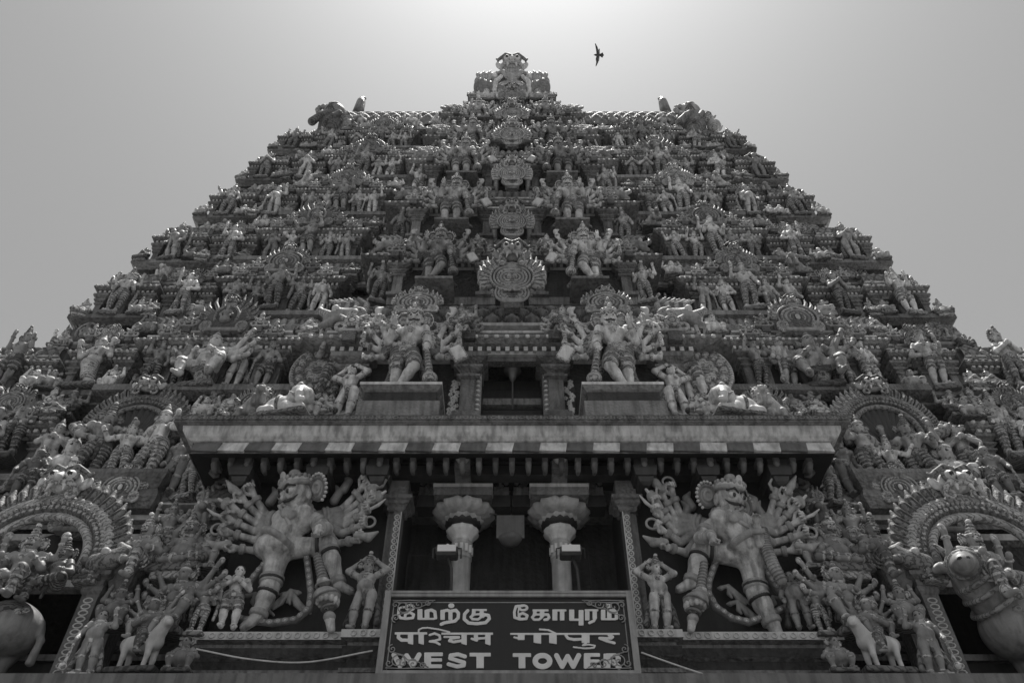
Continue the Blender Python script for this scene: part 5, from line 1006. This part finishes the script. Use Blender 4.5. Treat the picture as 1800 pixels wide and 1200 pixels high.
def arch(u0, u1, vsp, vap, Y, lab, vmon, depthd=.3, seated_panel=True):
    """horseshoe arch niche: band with beads, flame fringe, monster mask on top"""
    cx = (u0 + u1) / 2; a = at(cx, vsp, Y); R = (at(u1, vsp, Y).x - at(u0, vsp, Y).x) / 2; H = at(cx, vap, Y).z - a.z
    root = tag(link('arch_niche', None, None, a), lab, 'niche', 'arched niches of the wings'); S = SDF(.02); w = R * .09; pt = lambda k, an: A(R * k * cos(an), 0, H * k * sin(an) ** .9 if sin(an) > 0 else H * k * sin(an))
    an = np.linspace(-.25, pi + .25, 41)
    for k, wd, y, m in ((1.0, w, 0, 2), (.86, w * .8, -.02, 0), (.72, w * .7, -.03, 2)):
        if k == .86:
            for t in np.linspace(-.2, pi + .2, 34): S.box(pt(k, t) + A(0, -w * .75, 0), A(w * .22, .02, w * .22), .01, 2, 0)
        S.path([pt(k, t) + A(0, y, 0) for t in an], wd, m, .01)
    for t in np.linspace(-.2, pi + .2, 46): S.ell(pt(.93, t) + A(0, -w * .9, 0), w * .33, 2, 0)
    link('arch_band', S.mesh('arch_band', R / 85, [GAB, GAB, ORN, DARK, PALE]), root)
    for a0, a1 in ((-.1, 1.32), (pi - 1.32, pi + .1)): S = SDF(.015); flames(S, A(0, 0, 0), R * 1.05, H * 1.05, a0, a1, 12, R * .3, R * .07); S.path([A(R * 1.08 * cos(t), 0, H * 1.08 * sin(t)) for t in np.linspace(a0, a1, 14)], R * .05, 1); link('flame_fringe', S.mesh('flame_fringe', R / 75), root)
    S = SDF(.02); monster_head(S, A(0, -.15, H * 1.22), R * .34); link('mask', S.mesh('mask', R / 70), root)
    for q in (-1, 1):
        S = SDF(.02); S.path([A(R * .95 * q, -.1, -.1 * H), A(R * 1.15 * q, -.15, -.05 * H), A(R * 1.3 * q, -.15, .08 * H), A(R * 1.2 * q, -.15, .18 * H)], [R * .14, R * .13, R * .09, R * .05], 2); S.ell(A(R * 1.08 * q, -.15 - R * .1, .02 * H), R * .06, 4, 0); link('arch_end', S.mesh('arch_end', R / 70), root)
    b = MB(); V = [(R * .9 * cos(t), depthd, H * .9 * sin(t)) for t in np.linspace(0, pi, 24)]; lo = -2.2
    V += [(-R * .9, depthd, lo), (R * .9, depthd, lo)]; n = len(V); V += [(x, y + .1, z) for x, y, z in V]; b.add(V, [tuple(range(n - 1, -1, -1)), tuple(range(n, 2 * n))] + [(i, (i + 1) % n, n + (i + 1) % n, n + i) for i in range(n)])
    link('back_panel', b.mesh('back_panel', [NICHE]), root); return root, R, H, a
def bull(q):
    S = SDF(.06); S.cap(A(-.75 * q, 0, 1.35), A(.7 * q, 0, 1.3), .58, .56, 4); S.ell(A(.55 * q, -.05, 1.78), A(.35, .3, .25), 4); S.path([A(.75 * q, -.1, 1.55), A(1.2 * q, -.3, 2.0), A(1.35 * q, -.45, 2.25)], [.46, .36, .3], 4)
    S.cap(A(1.35 * q, -.45, 2.25), A(1.62 * q, -.85, 2.02), .3, .18, 4); S.ell(A(1.64 * q, -.9, 2.0), A(.17, .14, .12), 4, .05)
    for d in (-1, 1):
        S.ell(A((1.68 + .07 * d) * q, -1.02, 2.03), .035, 3, 0); S.cap(A((1.3 + .2 * d) * q, -.35, 2.5), A((1.3 + .36 * d) * q, -.35, 2.72), .08, .03, 2, .01); S.ell(A((1.35 + .36 * d) * q, -.35, 2.25), A(.2, .06, .11), 4, .03, roty(.4 * d)); S.ell(A((1.47 + .17 * d) * q, -.66, 2.24), .055, 3, 0)
        for x, l in ((.6, 1), (-.75, 1)): S.path([A(x * q, .28 * d, 1.1), A((x + .06) * q, .28 * d - .05, .58), A((x + .02) * q, .28 * d - .05, .08)], [.27, .15, .13], 4); S.cap(A(x * q, .28 * d - .05, .06), A((x + .12) * q, .28 * d - .12, .05), .14, .11, 2, .01)
    for t, r in ((.25, .5), (.5, .44), (.72, .4)): S.tor(lerp(A(.75 * q, -.1, 1.55), A(1.35 * q, -.45, 2.25), t), A(.6 * q, -.3, .7), r, .045, 2, 0)
    for k in range(14): a = k * .45; S.ell(lerp(A(.75 * q, -.1, 1.55), A(1.35 * q, -.45, 2.25), .3) + A(.1 * cos(a) * q, .52 * cos(a), .52 * sin(a)), .075, 2, 0)
    S.tor(A(1.52 * q, -.7, 2.1), A(.6 * q, -.75, -.45), .235, .035, 2, 0); S.tor(A(1.42 * q, -.55, 2.18), A(.6 * q, -.75, -.45), .29, .03, 2, 0); S.ell(A(1.44 * q, -.62, 2.42), A(.12, .08, .1), 2, .02)
    for k in range(10): S.tor(A((-1.2 + .07 * k) * q, -.5 + .01 * k, 1.5 - .02 * (k % 2)), A(-.4 * q, -1, .2), .05, .02, 2, 0)
    S.ell(A(-.75 * q, .02, 1.46), A(.5, .6, .5), 1, .02)
    for k in range(16): S.ell(A((.2 + .55 * cos(k * .9)) * q, -.57, 1.2 + .3 * sin(k * 1.7)), A(.06, .04, .06), 2, .01)
    S.ell(A(-.05 * q, -.02, 1.52), A(.5, .6, .44), 1, .02); S.tor(A(-.05 * q, 0, 1.35), A(1, 0, 0), .6, .05, 2, 0)
    for k in range(9): S.tor(A((-.5 + k * .11) * q, -.6, 1.36), A(0, 1, 0), .05, .02, 4, 0)
    S.path([A(-1.25 * q, 0, 1.5), A(-1.4 * q, 0, 1.1), A(-1.38 * q, 0, .6)], [.09, .06, .08], 4); return S
BULLM = mat('bull_paint', .27, .5, .3, 0, 2, .4, .2)
for q, sd in ((-1, 'left'), (1, 'right')):
    X = lambda u: 897 + q * (u - 897)
    cxp = 1738; e, R, H, a = arch(X(cxp) - 128, X(cxp) + 128, 985, 882, 14.0, 'large arched niche with flaming fringe and monster mask, low on the %s wing' % sd, 850, .9)
    for d in (-1, 1):                                      # pilasters of the niche
        b = MB(); xx = d * R * 1.02; b.loft(xx - .16, xx + .16, -.05, .5, [(.05, -3.2), (.05, -2.9), (0, -2.85), (0, -.75), (.04, -.7), (.04, -.6), (0, -.55), (.0, -.45), (.12, -.38), (.12, -.3), (.03, -.26), (.2, -.16), (.2, -.06)], 0); b.loft(xx + d * .42 - .14, xx + d * .42 + .14, .1, .5, [(.04, -3.2), (0, -2.9), (0, -.7), (.1, -.4), (.1, -.3), (.2, -.1), (.2, .0)], 0)
        for k in range(16): zz = -2.75 + k * .125; b.tube([(xx + .085 * cos(t), -.055, zz + .05 * sin(t)) for t in np.linspace(0, 2 * pi, 10, endpoint=False)], .016, 5, 1, True)
        link('pilaster', b.mesh('niche_pilaster', [TRIM, EDGE]), e)
    b = MB(); b.loft(-R * 1.1, R * 1.1, -.7, .9, [(.1, -3.9), (.1, -3.4), (0, -3.3), (0, -3.1), (.15, -3.0), (.15, -2.75)], 0); link('pedestal', b.mesh('niche_pedestal', [TRIM]), e)
    bs = 1.12; bp = a + Vector((q * .35 if q > 0 else -.25, -.05, -2.72))
    if q < 0: tag(link('bull_statue', LIB.setdefault('bull', (bull(1).mesh('bull_statue', .026, [CLOTH, CLOTH, ORN, DARK, BULLM]), '', ''))[0], None, a + Vector((-.6, .1, -2.5)), 0, (-bs * .9, bs * .9, bs * .74)), 'pale saddled bull standing in the low arched niche, left wing', 'statue', 'bulls in the wing niches')
    else: tag(link('bull_statue', LIB['bull'][0], None, a + Vector((.75, .1, -2.72)), 0, (-bs, bs, bs * .95)), 'pale garlanded bull, head raised, in the low arched niche, right wing', 'statue', 'bulls in the wing niches')
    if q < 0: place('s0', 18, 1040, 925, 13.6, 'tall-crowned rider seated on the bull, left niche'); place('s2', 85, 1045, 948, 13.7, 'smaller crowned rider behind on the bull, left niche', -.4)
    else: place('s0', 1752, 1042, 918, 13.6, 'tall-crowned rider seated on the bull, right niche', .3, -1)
    # upper niche with a trio
    e, R2, H2, a2 = arch(X(1563) - 78, X(1563) + 78, 762, 700, 15.3, 'arched niche with peacock fan over three joined figures, %s wing' % sd, 690, .35)
    S = SDF(.01); c0 = A(0, .1, -.5)
    for k in range(13): t = .45 + k * (pi - .9) / 12; S.cap(c0, c0 + A(1.0 * cos(t), -.05, 1.45 * sin(t)), .03, .1, 3, 0)
    link('feather_fan', S.mesh('feather_fan', .022), e)
    b = MB(); pw = (X(1563), 0); p0, p1 = at(X(1500), 845, 15.1), at(X(1632), 845, 15.1); x0, x1 = sorted((p0.x, p1.x)); b.loft(x0 - a2.x, x1 - a2.x, 14.8 - 15.3, .2, [(0, -.95 + p0.z - a2.z), (.12, -.7 + p0.z - a2.z), (.05, -.5 + p0.z - a2.z), (.0, -.42 + p0.z - a2.z), (.18, -.1 + p0.z - a2.z), (.18, p0.z - a2.z)], 0); link('pedestal', b.mesh('trio_pedestal', [TRIM]), e)
    if q < 0:
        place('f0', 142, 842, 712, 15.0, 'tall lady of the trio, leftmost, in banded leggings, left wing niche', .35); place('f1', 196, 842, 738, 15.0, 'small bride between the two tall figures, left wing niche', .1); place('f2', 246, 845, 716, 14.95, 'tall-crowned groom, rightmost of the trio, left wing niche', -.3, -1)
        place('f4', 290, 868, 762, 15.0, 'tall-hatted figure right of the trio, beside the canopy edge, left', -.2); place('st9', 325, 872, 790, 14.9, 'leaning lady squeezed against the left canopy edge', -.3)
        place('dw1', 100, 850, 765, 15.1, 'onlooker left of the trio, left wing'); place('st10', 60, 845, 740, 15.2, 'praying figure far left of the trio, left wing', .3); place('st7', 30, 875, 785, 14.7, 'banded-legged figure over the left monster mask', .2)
    else:
        place('f2', 1552, 860, 734, 15.0, 'tall-crowned figure reaching right, leftmost of trio, right wing niche', .3); place('f1', 1590, 860, 768, 15.0, 'small bride in the middle of the trio, right wing niche', 0, -1); place('f3', 1640, 860, 732, 15.0, 'tall four-armed groom, rightmost of trio, right wing niche', -.3, -1)
        place('f4', 1508, 872, 770, 14.95, 'ball-crowned figure left of the trio, beside the canopy edge, right', .2, -1); place('st9', 1472, 884, 800, 14.9, 'leaning lady squeezed against the right canopy edge', .3, -1)
        place('dw1', 1690, 862, 775, 15.1, 'onlooker right of the trio, right wing', 0, -1); place('st2', 1725, 850, 745, 15.2, 'praying figure right of the trio, right wing', -.3, -1); place('st7', 1772, 872, 780, 14.7, 'club figure at right picture edge over the right mask', -.2, -1)
    # between niche and porch
    L = sd
    for key, u, vf, vt, Y, ds, rz, m in (('s1', 1397 + 85, 1010, 905, 14.3, 'big moustached seated figure under small arch, between %s niche and porch', .1, 1), ('s2', 1560, 1010, 905, 14.1, 'winged-looking seated figure leaning on the %s niche arch', .3, 1), ('fan2', 1495, 1095, 985, 13.9, 'many-armed crouching figure by the %s giant', .2, 1),
        ('ride', 1555, 1180, 1045, 13.6, 'rider on small horse at the %s lower edge', .1, 1), ('st13', 1652, 1185, 1070, 13.4, 'stout guard leaning by the %s niche pilaster', -.1, 1), ('dw0', 1440, 1000, 930, 14.2, 'lifting dwarf tucked under the %s canopy corner', 0, 1), ('st6', 1450, 1110, 1020, 13.9, 'arch-backed figure right beside the %s giant attendant', 0, 1),
        ('lion', 1470, 960, 880, 14.6, 'maned lion under the %s canopy corner', 0, 1), ('dw3', 1600, 1100, 1020, 13.8, 'capped dwarf holding up the %s niche bracket', 0, 1), ('st12', 1520, 985, 880, 14.6, 'dancing figure behind the %s niche arch', 0, 1), ('fan', 1540, 1120, 1040, 13.7, 'low multi-armed figure beside the %s niche pilaster', .2, 1),
        ('se0', 1700, 905, 850, 14.8, 'seated figure behind the %s monster mask', 0, 1), ('st1', 1790, 800, 690, 15.4, 'tall-crowned figure at the outer %s edge, upper tier', 0, 1), ('dw2', 1480, 1180, 1120, 13.4, 'squat figure below the %s ledge end', 0, 1), ('se4', 1640, 1020, 960, 14.0, 'seated figure in the %s niche arch corner', 0, 1)):
        place(key, X(u), vf, vt, Y, ds % L, rz * q, q * m)
    for u, v, s in ((1405, 880, .9), (1660, 930, 1.0), (1530, 1040, .8), (1585, 1130, .8), (1450, 1060, .7), (1590, 880, .8)): tlink('recess_gable', M_GB, at(X(u), v, 14.75), 0, (s, s, s * 1.2))
    b = MB()                                               # stepped mouldings of the wing behind those figures
    x0, x1 = sorted((q * 6.05, q * 15.5))
    for Yf, v0, v1 in ((14.9, 1165, 1020), (15.1, 1015, 940), (15.25, 935, 905), (15.4, 900, 875)):
        z0, z1 = at(900, v0, Yf).z, at(900, v1, Yf).z; b.loft(x0, x1, Yf, 16.3, [(.12, z0), (.12, z0 + .12), (0, z0 + .15), (0, z1 - .3), (.15, z1 - .22), (.2, z1 - .1), (.05, z1)], 0, [1, 1, 0, 1, 2, 1])
    tlink('wing_wall', b.mesh('wing_wall', [WALL, TRIM, EDGE]), (0, 0, 0))
    zr_ = at(900, 890, 15.0).z; b = MB(); 
    tlink('wing_roof', M_LATC, (q * 8.2, 15.0, zr_ - 1.6), 0, (5.2, 2.2, 2.2))
    zt_ = at(900, 852, 15.5).z; PT = ZB[0] - zt_ - .1
    for nm, bx, bw in (('outer', 12.9, 2.4), ('inner', 6.6, 2.2)):
        bay('shrine_bay', q * bx, 15.65, zt_, bw, PT, M_LAT, 12, 2, M_GB, .22, [(-.36, .64), (.36, .64)])
        put('st11' if nm == 'outer' else 'st4', (q * bx, 15.25, zt_ + .1), PT * .6, 'main figure of %s %s shrine, tier below the elephants' % (nm, sd), 0, q)
        for d in (-1, 1): put('dw0' if d < 0 else 'se2', (q * bx + d * bw * .55, 15.3, zt_ + .62 * PT), PT * .36, '%s of gable, %s %s shrine, tier below elephants' % ('left' if d < 0 else 'right', nm, sd), 0, d)
    for k, (bx, key) in enumerate(((5.6, 'dw1'), (7.3, 'se1'), (11.5, 'se0'), (13.8, 'ride'), (14.7, 'dw2'))):
        put(key, (q * bx, 15.55, zt_ + .74 * PT), PT * .42, '%s from the canopy on the %s wing ledge' % (ORD[k], sd), 0, q)
        tlink('crest_bud', M_BUD, (q * (bx + .5), 15.45, zt_ + .78 * PT), 0, PT * .3)
        if k % 2: tlink('recess_gable', M_GB, (q * (bx - .1), 15.5, zt_ + .5 * PT), 0, PT * .26)
# statues on the canopy top beside the guardians
for q, sd in ((-1, 'left'), (1, 'right')):
    X = lambda u: 899 + q * (u - 899)
    place('ele', X(1298), 742, 690, 14.4, 'pale kneeling elephant on the %s end of the canopy' % sd, .2 * q, q); place('dw2', X(1262), 742, 690, 14.6, 'pale crouching dwarf between elephant and pilaster, %s' % sd, 0, q)
    place('st8', X(1195), 735, 640, 14.9, 'pale figure lifting an arm beside the %s pilaster above the canopy' % sd, .3 * q, q); place('se2', X(1236), 738, 690, 14.7, 'small seated figure below the round fan, %s' % sd, 0, q); place('lion', X(1365), 742, 680, 14.5, 'rearing lion at the %s canopy corner' % sd, 0, q)
    p = at(X(1238), 655, 15.2); S = SDF(.01); S.ell(A(0, 0, 0), A(.72, .1, .85), 1)
    for i, R in enumerate((.2, .42)):
        for k in range(8 + 6 * i): a = k * 2 * pi / (8 + 6 * i); S.ell(A(R * 1.2 * cos(a), -.1, R * 1.5 * sin(a)), A(.1, .05, .13), 2, 0)
    S.tor(A(0, -.05, 0), A(0, 1, 0), .16, .05, 0, 0); S.path([A(.72 * cos(t), -.02, .86 * sin(t)) for t in np.linspace(0, 2 * pi, 33)], .05, 4 if 0 else 2, 0); S.cap(A(0, 0, -.8), A(0, 0, -1.8), .05, .05, 2, 0)
    tag(link('fan_emblem', S.mesh('fan_emblem', .02), None, p), 'big round carved fan on a staff above the %s canopy end' % sd, 'emblem', 'round fans')
    # flower panels beside the guardians
    for u in (1000, 1188 - 22):
        p = at(X(u), 700, 15.2); S = SDF(.01); fr = random.Random(u * 7 + q); S.box(A(0, .02, -.15), A(.17, .02, .85), .01, 0, 0)
        for k in range(24):
            cx, cz, r0 = fr.uniform(-.12, .12), -.9 + k * .064, fr.uniform(.035, .055)
            for j in range(5): a = j * 2 * pi / 5 + k; S.ell(A(cx + r0 * cos(a), -.015, cz + r0 * sin(a)), A(r0 * .6, .03, r0 * .6), 1, 0)
        tlink('flower_panel', S.mesh('flower_panel', .017, [WALL, EDGE]), p)
# ------------------------------------------------------------------ thin air volume, added to lift the tower's darks like veiling flare
hb_ = MB(); hb_.box(-60, 60, -25, 75, -1.4, zc + 6); HZ = hb_.build('veil_haze', mat('veil_air', .5)); HZ['kind'] = 'stuff'
t = HZ.data.materials[0].node_tree; t.nodes.clear(); pv = t.nodes.new('ShaderNodeVolumePrincipled'); pv.inputs['Density'].default_value = .0003; pv.inputs['Color'].default_value = (.9, .9, .9, 1); pv.inputs['Anisotropy'].default_value = 0
om = t.nodes.new('ShaderNodeOutputMaterial'); t.links.new(pv.outputs[0], om.inputs['Volume'])
for o in bpy.data.objects:
    l = o.get('label')
    if l and len(l.replace(',', ' ').split()) > 16: print('LONG', len(l.split()), l)
